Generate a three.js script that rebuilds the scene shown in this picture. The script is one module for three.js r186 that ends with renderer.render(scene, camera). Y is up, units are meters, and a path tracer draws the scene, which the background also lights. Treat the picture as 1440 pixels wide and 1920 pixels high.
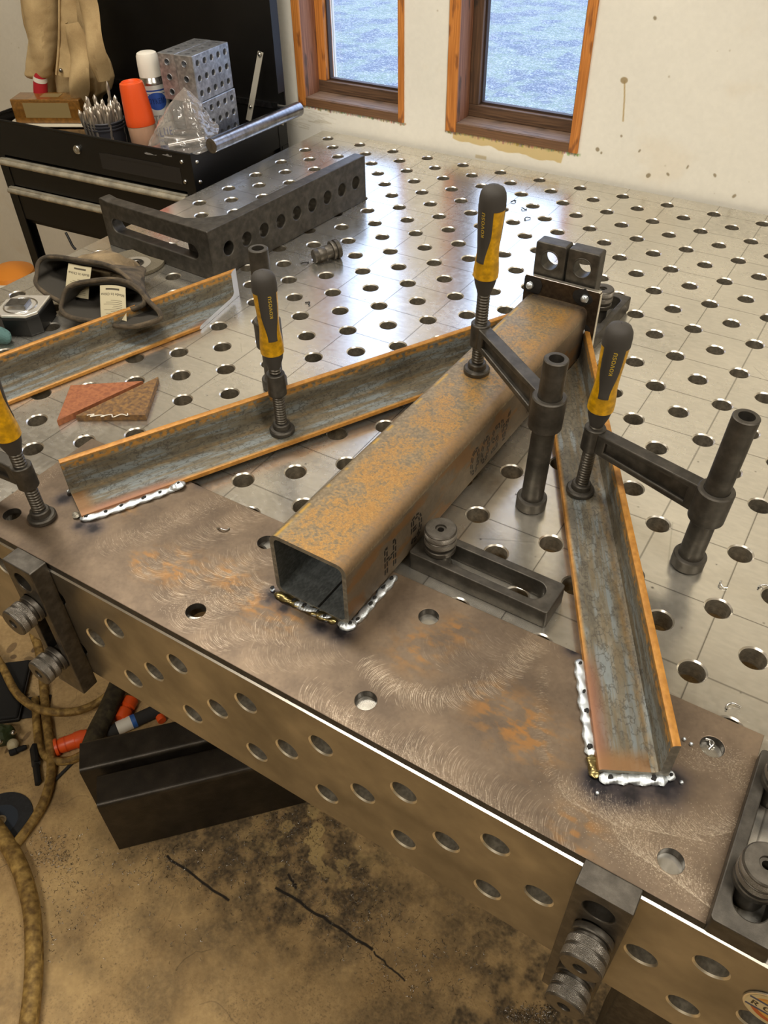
import * as THREE from 'three';
import { RoundedBoxGeometry } from 'three/addons/geometries/RoundedBoxGeometry.js';
import { mergeGeometries, toCreasedNormals } from 'three/addons/utils/BufferGeometryUtils.js';
import { Brush, Evaluator, SUBTRACTION } from 'three-bvh-csg';
import { RectAreaLightUniformsLib } from 'three/addons/lights/RectAreaLightUniformsLib.js';

// ---------------------------------------------------------------- camera, sky, light, exposure
// Plan coordinates in millimetres: u along the back edge of the table (to +x), w towards the viewer (to +z), h above the table top.
const TOP = 0.85;                                   // height of the table top above the floor, metres
const at = (u, w, h = 0) => new THREE.Vector3(u / 1000, TOP + h / 1000, w / 1000);
const scene = new THREE.Scene();
const renderer = new THREE.WebGLRenderer();
renderer.toneMapping = THREE.LinearToneMapping;
renderer.toneMappingExposure = 1.18;
renderer.shadowMap.enabled = true;
RectAreaLightUniformsLib.init();

const EYE = at(802.2, 1838.8, 685.9);
const FWD = new THREE.Vector3(-0.39964, -0.67424, -0.62105), UP = new THREE.Vector3(-0.34706, 0.73835, -0.57826);
const FOCAL = 1496.1;                               // pixels in a 1440 x 1920 frame
const camera = new THREE.PerspectiveCamera(2 * Math.atan(960 / FOCAL) * 180 / Math.PI, 1440 / 1920, 0.02, 200);
camera.position.copy(EYE); camera.up.copy(UP); camera.lookAt(EYE.clone().add(FWD));
camera.updateMatrixWorld();

scene.background = new THREE.Color(0.52, 0.67, 1.0);   // pale winter sky
scene.backgroundIntensity = 3.4;

const LAMP = new THREE.Color(1.0, 0.935, 0.83);         // warm white tubes
const LAMPS = [[-500, 1000, 20], [1500, 1350, 20], [400, 3000, 24]];   // u, w of each ceiling fitting, radiance
const CEIL = 1750;                                    // ceiling above the table top, mm

// ---------------------------------------------------------------- helpers
let seedState = 12345;
const rnd = () => { seedState = (seedState * 1664525 + 1013904223) >>> 0; return seedState / 4294967296; };
const rr = (a, b) => a + (b - a) * rnd();
const clamp = (x, a = 0, b = 1) => Math.min(b, Math.max(a, x));
const mix = (a, b, t) => a + (b - a) * t;
const sstep = (a, b, x) => { const t = clamp((x - a) / (b - a)); return t * t * (3 - 2 * t); };
const D2R = Math.PI / 180;

const hash = (x, y, s) => { let h = Math.imul(x, 374761393) ^ Math.imul(y, 668265263) ^ Math.imul(s, 1274126177); h = Math.imul(h ^ (h >>> 13), 1274126177); return ((h ^ (h >>> 16)) >>> 0) / 4294967296; };
function noise(x, y, s = 0) {
  const xi = Math.floor(x), yi = Math.floor(y), fx = x - xi, fy = y - yi, u = fx * fx * (3 - 2 * fx), v = fy * fy * (3 - 2 * fy);
  const a = hash(xi, yi, s), b = hash(xi + 1, yi, s), c = hash(xi, yi + 1, s), d = hash(xi + 1, yi + 1, s);
  return a + (b - a) * u + (c - a) * v + (a - b - c + d) * u * v;
}
function fbm(x, y, o = 4, s = 0) { let t = 0, a = 0.5, n = 0; for (let i = 0; i < o; i++) { t += a * noise(x, y, s + i * 17); n += a; a *= 0.5; x *= 2.03; y *= 2.03; } return t / n; }

function dataTex(w, h, fn, srgb = true) {            // fn(i, j) -> [r, g, b] in 0..255, row 0 at v = 0
  const d = new Uint8Array(w * h * 4);
  for (let j = 0, o = 0; j < h; j++) for (let i = 0; i < w; i++, o += 4) { const c = fn(i, j); d[o] = clamp(c[0], 0, 255); d[o + 1] = clamp(c[1], 0, 255); d[o + 2] = clamp(c[2], 0, 255); d[o + 3] = 255; }
  const t = new THREE.DataTexture(d, w, h);
  t.magFilter = t.minFilter = THREE.LinearFilter; t.wrapS = t.wrapT = THREE.MirroredRepeatWrapping;
  if (srgb) t.colorSpace = THREE.SRGBColorSpace;
  t.needsUpdate = true; return t;
}
function canvasTex(w, h, draw, srgb = true) {
  const c = document.createElement('canvas'); c.width = w; c.height = h;
  draw(c.getContext('2d'), w, h);
  const t = new THREE.CanvasTexture(c); t.wrapS = t.wrapT = THREE.RepeatWrapping; t.magFilter = t.minFilter = THREE.LinearFilter;
  if (srgb) t.colorSpace = THREE.SRGBColorSpace; return t;
}
const scaled = (t, sx, sy) => { const c = t.clone(); c.repeat.set(1 / sx, 1 / (sy ?? sx)); c.needsUpdate = true; return c; };  // uv in metres, pattern sx by sy metres
const lerp3 = (a, b, t) => [mix(a[0], b[0], t), mix(a[1], b[1], t), mix(a[2], b[2], t)];

const taken = new Map();
function numbered(name) { const n = taken.get(name) ?? 0; taken.set(name, n + 1); return n ? `${name}_${String(n).padStart(3, '0')}` : name; }
function thing(name, label, category, pos = new THREE.Vector3(), turn = 0, group) {
  const o = new THREE.Group(); o.name = numbered(name); scene.add(o); o.position.copy(pos); o.rotation.y = turn;
  o.userData = { label, category }; if (group) o.userData.group = group; return o;
}
// geometry in millimetres -> one named mesh, uv in metres by the face's main direction unless keepUV
function part(name, geo, mat, parent, keepUV = false, label) {
  let g = Array.isArray(geo) ? merge(geo) : geo;
  if (!keepUV) g = boxUV(g);
  g = g.clone(); g.scale(0.001, 0.001, 0.001);
  const m = new THREE.Mesh(g, mat); m.name = name; m.castShadow = m.receiveShadow = true;
  if (label) m.userData.label = label;
  (parent ?? scene).add(m); return m;
}
function single(name, label, category, geo, mat, pos, turn = 0, group, keepUV = false) {
  const m = part(numbered(name), geo, mat, scene, keepUV); m.position.copy(pos); m.rotation.y = turn;
  m.userData = { label, category }; if (group) m.userData.group = group; return m;
}
function struct(name, geo, mat, parent, keepUV) { const m = part(name, geo, mat, parent, keepUV); if (!parent) m.userData.kind = 'structure'; return m; }
function merge(list) {
  list = list.map((g) => { g = g.index ? g.toNonIndexed() : g; for (const k of Object.keys(g.attributes)) if (!['position', 'normal', 'uv'].includes(k)) g.deleteAttribute(k); if (!g.attributes.uv) g.setAttribute('uv', new THREE.BufferAttribute(new Float32Array(g.attributes.position.count * 2), 2)); return g; });
  return list.length > 1 ? mergeGeometries(list) : list[0];
}
function boxUV(g) {
  g = g.index ? g.toNonIndexed() : g.clone();
  const p = g.attributes.position, uv = new Float32Array(p.count * 2), a = new THREE.Vector3(), b = new THREE.Vector3(), c = new THREE.Vector3(), n = new THREE.Vector3();
  for (let i = 0; i < p.count; i += 3) {
    a.fromBufferAttribute(p, i); b.fromBufferAttribute(p, i + 1); c.fromBufferAttribute(p, i + 2);
    n.copy(b).sub(a).cross(c.clone().sub(a));
    const x = Math.abs(n.x), y = Math.abs(n.y), z = Math.abs(n.z);
    [a, b, c].forEach((q, k) => { const o = (i + k) * 2; if (y >= x && y >= z) { uv[o] = q.x; uv[o + 1] = q.z; } else if (z >= x) { uv[o] = q.x; uv[o + 1] = q.y; } else { uv[o] = q.z; uv[o + 1] = q.y; } uv[o] /= 1000; uv[o + 1] /= 1000; });
  }
  g.setAttribute('uv', new THREE.BufferAttribute(uv, 2)); return g;
}
const T = (g, x = 0, y = 0, z = 0) => g.translate(x, y, z);
const box = (w, h, d, x = 0, y = 0, z = 0, r = 0) => T(r ? new RoundedBoxGeometry(w, h, d, 2, r) : new THREE.BoxGeometry(w, h, d), x, y, z);
const box2 = (x0, x1, y0, y1, z0, z1, r = 0) => box(x1 - x0, y1 - y0, z1 - z0, (x0 + x1) / 2, (y0 + y1) / 2, (z0 + z1) / 2, r);
const lathe = (pts, seg = 40) => toCreasedNormals(new THREE.LatheGeometry(pts.map(([r, y]) => new THREE.Vector2(Math.max(r, 1e-4), y)), seg), 0.6);
const cyl = (r, h, x = 0, y = 0, z = 0, seg = 32, r2 = r) => T(new THREE.CylinderGeometry(r2, r, h, seg), x, y + h / 2, z);
function tube(pts, r, seg = 40, rad = 10, closed = false) { return new THREE.TubeGeometry(new THREE.CatmullRomCurve3(pts, closed), seg, r, rad, closed); }
function slotPath(cx0, cx1, cy, r) { const p = new THREE.Path(); p.moveTo(cx0, cy - r); p.lineTo(cx1, cy - r); p.absarc(cx1, cy, r, -Math.PI / 2, Math.PI / 2, false); p.lineTo(cx0, cy + r); p.absarc(cx0, cy, r, Math.PI / 2, Math.PI * 1.5, false); return p; }
function holePath(x, y, r) { const p = new THREE.Path(); p.absarc(x, y, r, 0, Math.PI * 2, true); return p; }
function rrect(x0, x1, y0, y1, r, S = THREE.Shape) { const s = new S(); s.moveTo(x0 + r, y0); s.lineTo(x1 - r, y0); s.absarc(x1 - r, y0 + r, r, -Math.PI / 2, 0); s.lineTo(x1, y1 - r); s.absarc(x1 - r, y1 - r, r, 0, Math.PI / 2); s.lineTo(x0 + r, y1); s.absarc(x0 + r, y1 - r, r, Math.PI / 2, Math.PI); s.lineTo(x0, y0 + r); s.absarc(x0 + r, y0 + r, r, Math.PI, Math.PI * 1.5); return s; }
// a plate lying flat: shape in (x, z seen from above with y = -z), thickness upwards from y0, small bevel
function slab(shape, t, b = 1, y0 = 0, cs = 24) {
  const g = new THREE.ExtrudeGeometry(shape, { depth: t - 2 * b, bevelEnabled: b > 0, bevelThickness: b, bevelSize: b, bevelOffset: -b, bevelSegments: 2, curveSegments: cs });
  g.translate(0, 0, b); g.rotateX(-Math.PI / 2); return T(g, 0, y0, 0);
}
// surface from a function (i in 0..1, j in 0..1) -> [x, y, z]
function sheet(nu, nv, fn, closeU = false) {
  const p = [], uv = [], idx = [];
  for (let j = 0; j <= nv; j++) for (let i = 0; i <= nu; i++) { p.push(...fn(closeU && i === nu ? 0 : i / nu, j / nv)); uv.push(i / nu, j / nv); }
  for (let j = 0; j < nv; j++) for (let i = 0; i < nu; i++) { const a = j * (nu + 1) + i, b = a + 1, c = a + nu + 1, d = c + 1; idx.push(a, b, d, a, d, c); }
  const g = new THREE.BufferGeometry(); g.setAttribute('position', new THREE.Float32BufferAttribute(p, 3)); g.setAttribute('uv', new THREE.Float32BufferAttribute(uv, 2)); g.setIndex(idx); g.computeVertexNormals();
  if (closeU) { const n = g.attributes.normal; for (let j = 0; j <= nv; j++) { const a = j * (nu + 1), b = a + nu; const v = new THREE.Vector3(n.getX(a) + n.getX(b), n.getY(a) + n.getY(b), n.getZ(a) + n.getZ(b)).normalize(); n.setXYZ(a, v.x, v.y, v.z); n.setXYZ(b, v.x, v.y, v.z); } }
  return g;
}
function blob(r, seed, amp = 0.25, det = 2) { const g = new THREE.IcosahedronGeometry(r, det), p = g.attributes.position; for (let i = 0; i < p.count; i++) { const x = p.getX(i), y = p.getY(i), z = p.getZ(i), k = 1 + amp * (2 * fbm(x / r * 1.7 + seed, y / r * 1.7 + z / r * 2.3, 3, seed) - 1); p.setXYZ(i, x * k, y * k, z * k); } g.computeVertexNormals(); return g; }
// where the sight line through a pixel of the photograph meets the level h (mm above the table top)
const RIGHT = new THREE.Vector3().crossVectors(FWD, UP);
function pix(px, py, h = 0) {
  const d = FWD.clone().addScaledVector(RIGHT, (px - 720) / FOCAL).addScaledVector(UP, -(py - 960) / FOCAL);
  return EYE.clone().addScaledVector(d, (TOP + h / 1000 - EYE.y) / d.y);
}
const mm = (v, o) => new THREE.Vector3((v.x - o.x) * 1000, (v.y - o.y) * 1000, (v.z - o.z) * 1000);

// ---------------------------------------------------------------- materials
const std = (color, roughness = 0.6, metalness = 0, extra = {}) => new THREE.MeshStandardMaterial({ color, roughness, metalness, side: THREE.DoubleSide, ...extra });
const phys = (color, roughness, metalness, extra) => new THREE.MeshPhysicalMaterial({ color, roughness, metalness, side: THREE.DoubleSide, ...extra });

const fineNoise = dataTex(256, 256, (i, j) => { const v = 110 + 110 * fbm(i / 6, j / 6, 4, 3); return [v, v, v]; }, false);
const mottle = dataTex(512, 512, (i, j) => { const v = 205 + 50 * (fbm(i / 40, j / 40, 5, 9) - 0.5) * 2; return [v, v, v]; });

// table top: ground steel with scribed lines on the 100 mm raster, faint stains and scuffs
const TU0 = -550, TU1 = 1450, TW = 1500;
const tableMap = canvasTex(2048, 1536, (c, W, H) => {
  const img = c.createImageData(W, H), d = img.data;
  for (let j = 0, o = 0; j < H; j++) for (let i = 0; i < W; i++, o += 4) {
    const x = i / 1.024, y = j / 1.024;
    let v = 0.87 + 0.12 * (fbm(x / 160, y / 160, 4, 1) - 0.5) + 0.07 * (fbm(x / 9, y / 3, 3, 5) - 0.5);
    const dirt = sstep(0.52, 0.74, fbm(x / 120 + 9, y / 120, 5, 21)) * sstep(0.2, 0.8, fbm(x / 7, y / 7, 3, 4)) * 0.06 + sstep(1250, 1800, x + 160 * (fbm(x / 90, y / 90, 4, 77) - 0.5)) * sstep(520, 120, y) * (0.24 + 0.45 * sstep(0.4, 0.62, fbm(x / 60, y / 60, 5, 78)) * sstep(0.3, 0.7, fbm(x / 6, y / 6, 3, 79)));
    v *= 1 - dirt;
    d[o] = 250 * v; d[o + 1] = 245 * v; d[o + 2] = 233 * v; d[o + 3] = 255;
  }
  c.putImageData(img, 0, 0);
  c.strokeStyle = 'rgba(62,58,52,0.75)'; c.lineWidth = 0.9;
  for (let u = 50; u < 2000; u += 100) { c.beginPath(); c.moveTo(u * 1.024, 0); c.lineTo(u * 1.024, H); c.stroke(); }
  for (let w = 50; w < 1500; w += 100) { c.beginPath(); c.moveTo(0, w * 1.024); c.lineTo(W, w * 1.024); c.stroke(); }
  for (let k = 0; k < 260; k++) { c.strokeStyle = rnd() < 0.5 ? `rgba(235,230,220,${rr(0.08, 0.3)})` : `rgba(80,75,68,${rr(0.08, 0.28)})`; c.lineWidth = rr(0.5, 1.4); const x = rnd() * W, y = rnd() * H, a = rnd() * 6.3, l = rr(8, 90); c.beginPath(); c.moveTo(x, y); c.lineTo(x + Math.cos(a) * l, y + Math.sin(a) * l); c.stroke(); }
  for (let k = 0; k < 500; k++) { c.fillStyle = `rgba(50,46,40,${rr(0.2, 0.6)})`; c.beginPath(); c.arc(rnd() * W, rnd() * H, rr(0.5, 1.6), 0, 7); c.fill(); }
});
const tableRough = dataTex(1024, 768, (i, j) => { const x = i * 1.95, y = j * 1.95; const r = 0.25 + 0.12 * (fbm(x / 110, y / 110, 4, 31) - 0.5) + 0.08 * (fbm(x / 5, y / 5, 2, 8) - 0.5); return [255, 255 * r, 230]; }, false);
const M = {};
M.table = std(0xffffff, 1, 0.9, { map: tableMap, roughnessMap: tableRough });
M.tableSide = std(0xbdb5a6, 0.34, 0.92, { map: scaled(mottle, 0.6), roughnessMap: null });
M.rim = std(0xefe9dc, 0.3, 0.95);
M.tool = std(0x67625a, 0.5, 0.75, { map: scaled(mottle, 0.11), bumpMap: scaled(fineNoise, 0.02), bumpScale: 0.00012 });
M.toolLight = std(0x736d64, 0.46, 0.8, { map: scaled(mottle, 0.09), bumpMap: scaled(fineNoise, 0.02), bumpScale: 0.0001 });
M.thread = std(0x5f5a52, 0.45, 0.85);
const knurlTex = dataTex(64, 64, (i, j) => { const a = Math.abs(((i + j) % 16) - 8) / 8, b = Math.abs(((i - j + 64) % 16) - 8) / 8, v = 255 * Math.min(a, b); return [v, v, v]; }, false);
M.knurl = std(0x958f86, 0.36, 0.85, { bumpMap: scaled(knurlTex, 0.006), bumpScale: 0.0006 });
M.bore = std(0x8f8675, 0.6, 0.3, { map: scaled(mottle, 0.04) });
M.boreSide = std(0xa39a88, 0.55, 0.35, { map: scaled(mottle, 0.04) });
M.dark = std(0x151310, 0.7, 0.1);
M.black = std(0x0d0c0b, 0.45, 0.0, { map: scaled(mottle, 0.3) });
M.blackMatt = std(0x0b0a09, 0.8, 0);
M.bright = std(0xc9c7c2, 0.25, 1);
M.steel = std(0xa9a9ab, 0.28, 1, { map: scaled(mottle, 0.08) });
M.rubber = std(0x2c2a28, 0.85, 0);
M.rubberGrip = std(0x3a3631, 0.72, 0);
M.yellow = std(0xeeb200, 0.45, 0, { map: scaled(mottle, 0.06) });
M.orange = std(0xe8571c, 0.4, 0);
M.orangeDeep = std(0xd9480f, 0.45, 0);
M.red = std(0xb3202c, 0.6, 0);
M.white = std(0xe4ded0, 0.6, 0);

// ---------------------------------------------------------------- the room
const WALL_W = -15;
const WX0 = -2.4, WXS = 3.3, WY0 = -0.9, WYS = 1.65;
const wallMap = canvasTex(2048, 1024, (c, W, H) => {
  const X = (u) => (u / 1000 - WX0) / WXS * W, Y = (h) => H - (h / 1000 - WY0) / WYS * H;
  const img = c.createImageData(W, H), d = img.data;
  for (let j = 0, o = 0; j < H; j++) for (let i = 0; i < W; i++, o += 4) {
    const v = 1 + 0.05 * (fbm(i / 120, j / 120, 4, 2) - 0.5) + 0.03 * (fbm(i / 5, j / 5, 3, 6) - 0.5), s = sstep(0.6, 0.8, fbm(i / 90 + 5, j / 60, 5, 12)) * 0.025;
    d[o] = 233 * v * (1 - s * 0.5); d[o + 1] = 229 * v * (1 - s); d[o + 2] = 217 * v * (1 - s * 1.7); d[o + 3] = 255;
  }
  c.putImageData(img, 0, 0);
  // ochre filler smeared under the second window, crumbling plaster along the sills
  c.fillStyle = 'rgba(205,180,120,0.85)'; c.beginPath();
  c.moveTo(X(-165), Y(50)); for (let u = -165; u <= 130; u += 9) c.lineTo(X(u), Y(26 + 14 * fbm(u / 30, 1, 3, 40) - (u + 165) * 0.05)); c.lineTo(X(128), Y(50)); c.fill();
  c.fillStyle = 'rgba(190,170,125,0.6)'; c.fillRect(X(-100), Y(6), X(-70) - X(-100), 5);
  for (const [u0, u1] of [[-640, -300], [-188, 166]]) for (let u = u0; u < u1; u += 2.5) { c.fillStyle = `rgba(${rr(80, 190) | 0},${rr(70, 165) | 0},${rr(50, 120) | 0},${rr(0.2, 0.8)})`; c.fillRect(X(u), Y(50 + rr(-1, 1)), rr(1, 3), rr(1, 5)); }
  for (const u of [-637, -187]) { c.strokeStyle = 'rgba(120,108,80,0.8)'; c.lineWidth = 1.6; c.beginPath(); for (let h = 45; h < 700; h += 12) c.lineTo(X(u + 3 * fbm(h / 50, u, 3, 1)), Y(h)); c.stroke(); }
  c.strokeStyle = 'rgba(178,152,104,0.9)'; c.lineWidth = 1.8; c.beginPath(); c.moveTo(X(240), Y(212)); c.lineTo(X(246), Y(180)); c.lineTo(X(252), Y(132)); c.stroke();
  c.fillStyle = 'rgba(150,128,88,0.8)'; c.beginPath(); c.ellipse(X(239), Y(212), 5, 4, 0, 0, 7); c.fill();
  for (const [u, h] of [[254, 102], [205, 66], [215, 60], [300, 78], [330, 30], [372, 40], [410, 62], [280, 330], [-1650, 110], [-1652, 105], [470, 55], [520, 20]]) { c.fillStyle = 'rgba(120,105,75,0.7)'; c.beginPath(); c.ellipse(X(u), Y(h), rr(1, 3), rr(1.5, 4), rnd(), 0, 7); c.fill(); }
  for (let k = 0; k < 260; k++) { c.fillStyle = `rgba(130,112,80,${rr(0.1, 0.45)})`; c.beginPath(); c.arc(rnd() * W, rnd() * H, rr(0.4, 1.5), 0, 7); c.fill(); }
  for (let k = 0; k < 40; k++) { c.strokeStyle = `rgba(150,135,100,${rr(0.1, 0.3)})`; c.lineWidth = rr(0.6, 1.5); const x = X(rr(-700, -560)), y = Y(rr(-10, 45)); c.beginPath(); c.moveTo(x, y); c.lineTo(x + rr(5, 40), y + rr(-2, 6)); c.stroke(); }
});
wallMap.repeat.set(1 / WXS, 1 / WYS); wallMap.offset.set(-WX0 / WXS, -WY0 / WYS);
const plaster = scaled(mottle, 1.4);
M.wall = std(0xffffff, 0.75, 0, { map: wallMap });
M.wall2 = std(0xe6dcc2, 0.8, 0, { map: plaster });
M.ceil = std(0xe8e2d2, 0.85, 0, { map: plaster });

const RX0 = -2600, RX1 = 3300, RZ1 = 4300, RH0 = -850;
{ const s = new THREE.Shape(); s.moveTo(RX0 - 150, RH0 - 100); s.lineTo(RX1 + 150, RH0 - 100); s.lineTo(RX1 + 150, CEIL + 100); s.lineTo(RX0 - 150, CEIL + 100); s.closePath();
  for (const [a, b] of [[-632, -307], [-182, 158]]) { const h = new THREE.Path(); h.moveTo(a, 50); h.lineTo(a, 1150); h.lineTo(b, 1150); h.lineTo(b, 50); h.closePath(); s.holes.push(h); }
  const g = new THREE.ExtrudeGeometry(s, { depth: 180, bevelEnabled: false }); g.translate(0, 0, WALL_W - 180);
  struct('wall_back', g, M.wall).position.copy(at(0, 0, 0)); }
struct('wall_left', box2(RX0 - 150, RX0, RH0 - 100, CEIL + 100, WALL_W, RZ1 + 150), M.wall2).position.copy(at(0, 0, 0));
struct('wall_right', box2(RX1, RX1 + 150, RH0 - 100, CEIL + 100, WALL_W, RZ1 + 150), M.wall2).position.copy(at(0, 0, 0));
struct('wall_front', box2(RX0, RX1, RH0 - 100, CEIL + 100, RZ1, RZ1 + 150), M.wall2).position.copy(at(0, 0, 0));
struct('ceiling', box2(RX0, RX1, CEIL, CEIL + 100, WALL_W, RZ1), M.ceil).position.copy(at(0, 0, 0));

// floor: stained concrete; the painted square is 2.2 m, its corner at u = -900, w = 900
const FU0 = -900, FW0 = 700, FS = 2200;
const floorPt = (px, py) => { const p = pix(px, py, -850); return [(p.x * 1000 - FU0) / FS, (p.z * 1000 - FW0) / FS]; };
const floorMap = canvasTex(2048, 2048, (c, W, H) => {
  const img = c.createImageData(W, H), d = img.data;
  const [ox, oy] = floorPt(560, 1580), [px, py] = floorPt(640, 1690), [qx, qy] = floorPt(340, 1560), [lx, ly] = floorPt(60, 1640), [bx, by] = floorPt(1000, 1900);
  for (let j = 0, o = 0; j < H; j++) for (let i = 0; i < W; i++, o += 4) {
    const x = i / W, y = j / H, n = fbm(i / 70, j / 70, 5, 11), f = fbm(i / 6, j / 6, 4, 13);
    let col = lerp3([150, 122, 80], [206, 174, 122], clamp(n * 0.9 + f * 0.55 - 0.2));
    const near = (a, b, r) => Math.exp(-((x - a) ** 2 + (y - b) ** 2) / (r * r));
    const oil = clamp((near(ox, oy, 0.07) + near(px, py, 0.05) * 0.45 + near(qx, qy, 0.05) * 0.6 + near(bx, by, 0.08) * 0.8) * 1.5 * sstep(0.3, 0.68, fbm(i / 24 + 3, j / 24, 6, 23)) + sstep(0.44, 0.74, fbm(i / 70, j / 70, 6, 29)) * 0.4) * (0.25 + 1.1 * fbm(i / 4.5, j / 4.5, 3, 43));
    col = lerp3(col, [66, 56, 42], oil * 0.8);
    const worn = near(ox + 0.012, oy - 0.012, 0.05) * sstep(0.52, 0.6, fbm(i / 26, j / 26, 4, 41)); col = lerp3(col, [196, 168, 112], worn);
    const grit = sstep(0.6, 0.8, fbm(i / 2.1, j / 2.1, 2, 51)); col = lerp3(col, [64, 52, 38], grit * 0.3 * sstep(0.3, 0.6, fbm(i / 60, j / 60, 4, 53)));
    const pale = near(lx, ly + 0.02, 0.12) * sstep(0.35, 0.6, n); col = lerp3(col, [190, 160, 108], pale * 0.5);
    d[o] = col[0]; d[o + 1] = col[1]; d[o + 2] = col[2]; d[o + 3] = 255;
  }
  c.putImageData(img, 0, 0);
  const L = (x0, y0, x1, y1, w) => { const a = floorPt(x0, y0), b = floorPt(x1, y1); c.strokeStyle = 'rgba(26,20,14,0.9)'; c.lineWidth = w; c.beginPath(); for (let k = 0; k <= 12; k++) { const t = k / 12; c.lineTo(mix(a[0], b[0], t) * W + rr(-1.5, 1.5), mix(a[1], b[1], t) * H + rr(-1.5, 1.5)); } c.stroke(); };
  L(312, 1605, 430, 1690, 4); L(518, 1664, 700, 1782, 4.5); L(540, 1640, 556, 1665, 4); L(700, 1785, 760, 1840, 2.5);
  for (let k = 0; k < 60; k++) { c.strokeStyle = `rgba(45,36,26,${rr(0.2, 0.6)})`; c.lineWidth = rr(0.8, 2); let x = rnd() * W, y = rnd() * H, a = rnd() * 6.3; c.beginPath(); c.moveTo(x, y); for (let q = 0; q < 6; q++) { a += rr(-0.7, 0.7); x += Math.cos(a) * rr(4, 18); y += Math.sin(a) * rr(4, 18); c.lineTo(x, y); } c.stroke(); }
  for (let k = 0; k < 14; k++) { const p = floorPt(rr(10, 120), rr(1200, 1400)); c.fillStyle = `rgba(70,52,34,${rr(0.4, 0.8)})`; c.beginPath(); c.ellipse(p[0] * W, p[1] * H, rr(6, 20), rr(4, 10), rnd() * 3, 0, 7); c.fill(); }
});
floorMap.flipY = false;
floorMap.repeat.set(1000 / FS, 1000 / FS); floorMap.offset.set(-FU0 / FS, -FW0 / FS);
M.floor = std(0xffffff, 0.72, 0, { map: floorMap, bumpMap: scaled(fineNoise, 0.12), bumpScale: 0.0012 });
struct('floor', box2(RX0, RX1, RH0 - 100, RH0, WALL_W, RZ1), M.floor).position.copy(at(0, 0, 0));

// windows: deep wooden jambs, sash and pane
const woodTex = (a, b, dark, seed) => dataTex(256, 1024, (i, j) => { const g = fbm(i / 5 + 2 * fbm(i / 30, j / 160, 3, seed), j / 150, 4, seed), k = sstep(0.62, 0.8, fbm(i / 28, j / 110, 4, seed + 5)); return lerp3(lerp3(a, b, clamp(g * 1.6 - 0.3)), dark, k * 0.75); });
const wEdge = woodTex([176, 106, 40], [214, 140, 66], [120, 70, 34], 61), wJamb = woodTex([128, 84, 62], [170, 122, 92], [84, 66, 54], 67), wSash = woodTex([72, 52, 38], [112, 84, 60], [52, 42, 36], 71);
const wood = (t, turned) => { const q = scaled(t, 0.12, 0.5); if (turned) q.rotation = Math.PI / 2; return std(0xffffff, 0.6, 0, { map: q, bumpMap: q, bumpScale: 0.0006 }); };
M.wEdge = wood(wEdge); M.wJamb = wood(wJamb); M.wSash = wood(wSash); M.wSashH = wood(wSash, true); M.wSillH = wood(woodTex([112, 88, 70], [142, 118, 98], [86, 72, 62], 77), true); M.wEdgeH = wood(woodTex([92, 66, 44], [124, 88, 58], [66, 50, 38], 79), true);
M.glass = phys(0xffffff, 0.02, 0, { transmission: 1, thickness: 0, ior: 1.5 });
M.gasket = std(0x3a2a22, 0.6);
[[-632, -611, -320, -307], [-182, -157, 139, 158]].forEach(([a, b, c, d], n) => {
  const o = new THREE.Group(); o.name = `window_${n + 1}`; scene.add(o); o.position.copy(at((a + d) / 2, WALL_W, 50)); o.userData.kind = 'structure';
  const m = (a + d) / 2, top = 1100, z0 = -125, z1 = 3, B = (n_, x0, x1, y0, y1, zz0, zz1, mat, r = 0) => part(n_, box2(x0 - m, x1 - m, y0, y1, zz0, zz1, r), mat, o);
  for (const [x0, x1, s] of [[a, b, 1], [c, d, -1]]) { B('jamb', x0, x1, 0, top, z0, z1 - 4, M.wJamb); B('jamb_edge', x0 - (s > 0 ? 2 : 1), x1 + (s > 0 ? 1 : 2), 0, top, z1 - 4, z1 + 2, M.wEdge, 1.5); }
  B('head', a, d, top - 22, top, z0, z1, M.wEdgeH); B('sill', b, c, 0, 21, z0, z1 - 5, M.wSillH, 1.5); B('sill_nosing', b, c, 0, 20, z1 - 5, z1, M.wEdgeH, 1);
  B('sash_rail', b, c, 21, 49, -100, -62, M.wSashH, 2); B('sash_rail', b, c, top - 60, top - 22, -100, -62, M.wSashH, 2);
  B('sash_stile', b, b + 26, 49, top - 60, -100, -62, n ? M.wSash : M.wEdge, 2); B('sash_stile', c - 26, c, 49, top - 60, -100, -62, M.wSash, 2);
  B('glazing_bead', b + 26, c - 26, 49, 54, -90, -76, M.gasket); B('glazing_bead', b + 26, b + 30, 49, top - 60, -90, -76, M.gasket); B('glazing_bead', c - 30, c - 26, 49, top - 60, -90, -76, M.gasket);
  B('glass_pane', b + 24, c - 24, 47, top - 58, -88, -84, M.glass);
});

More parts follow.
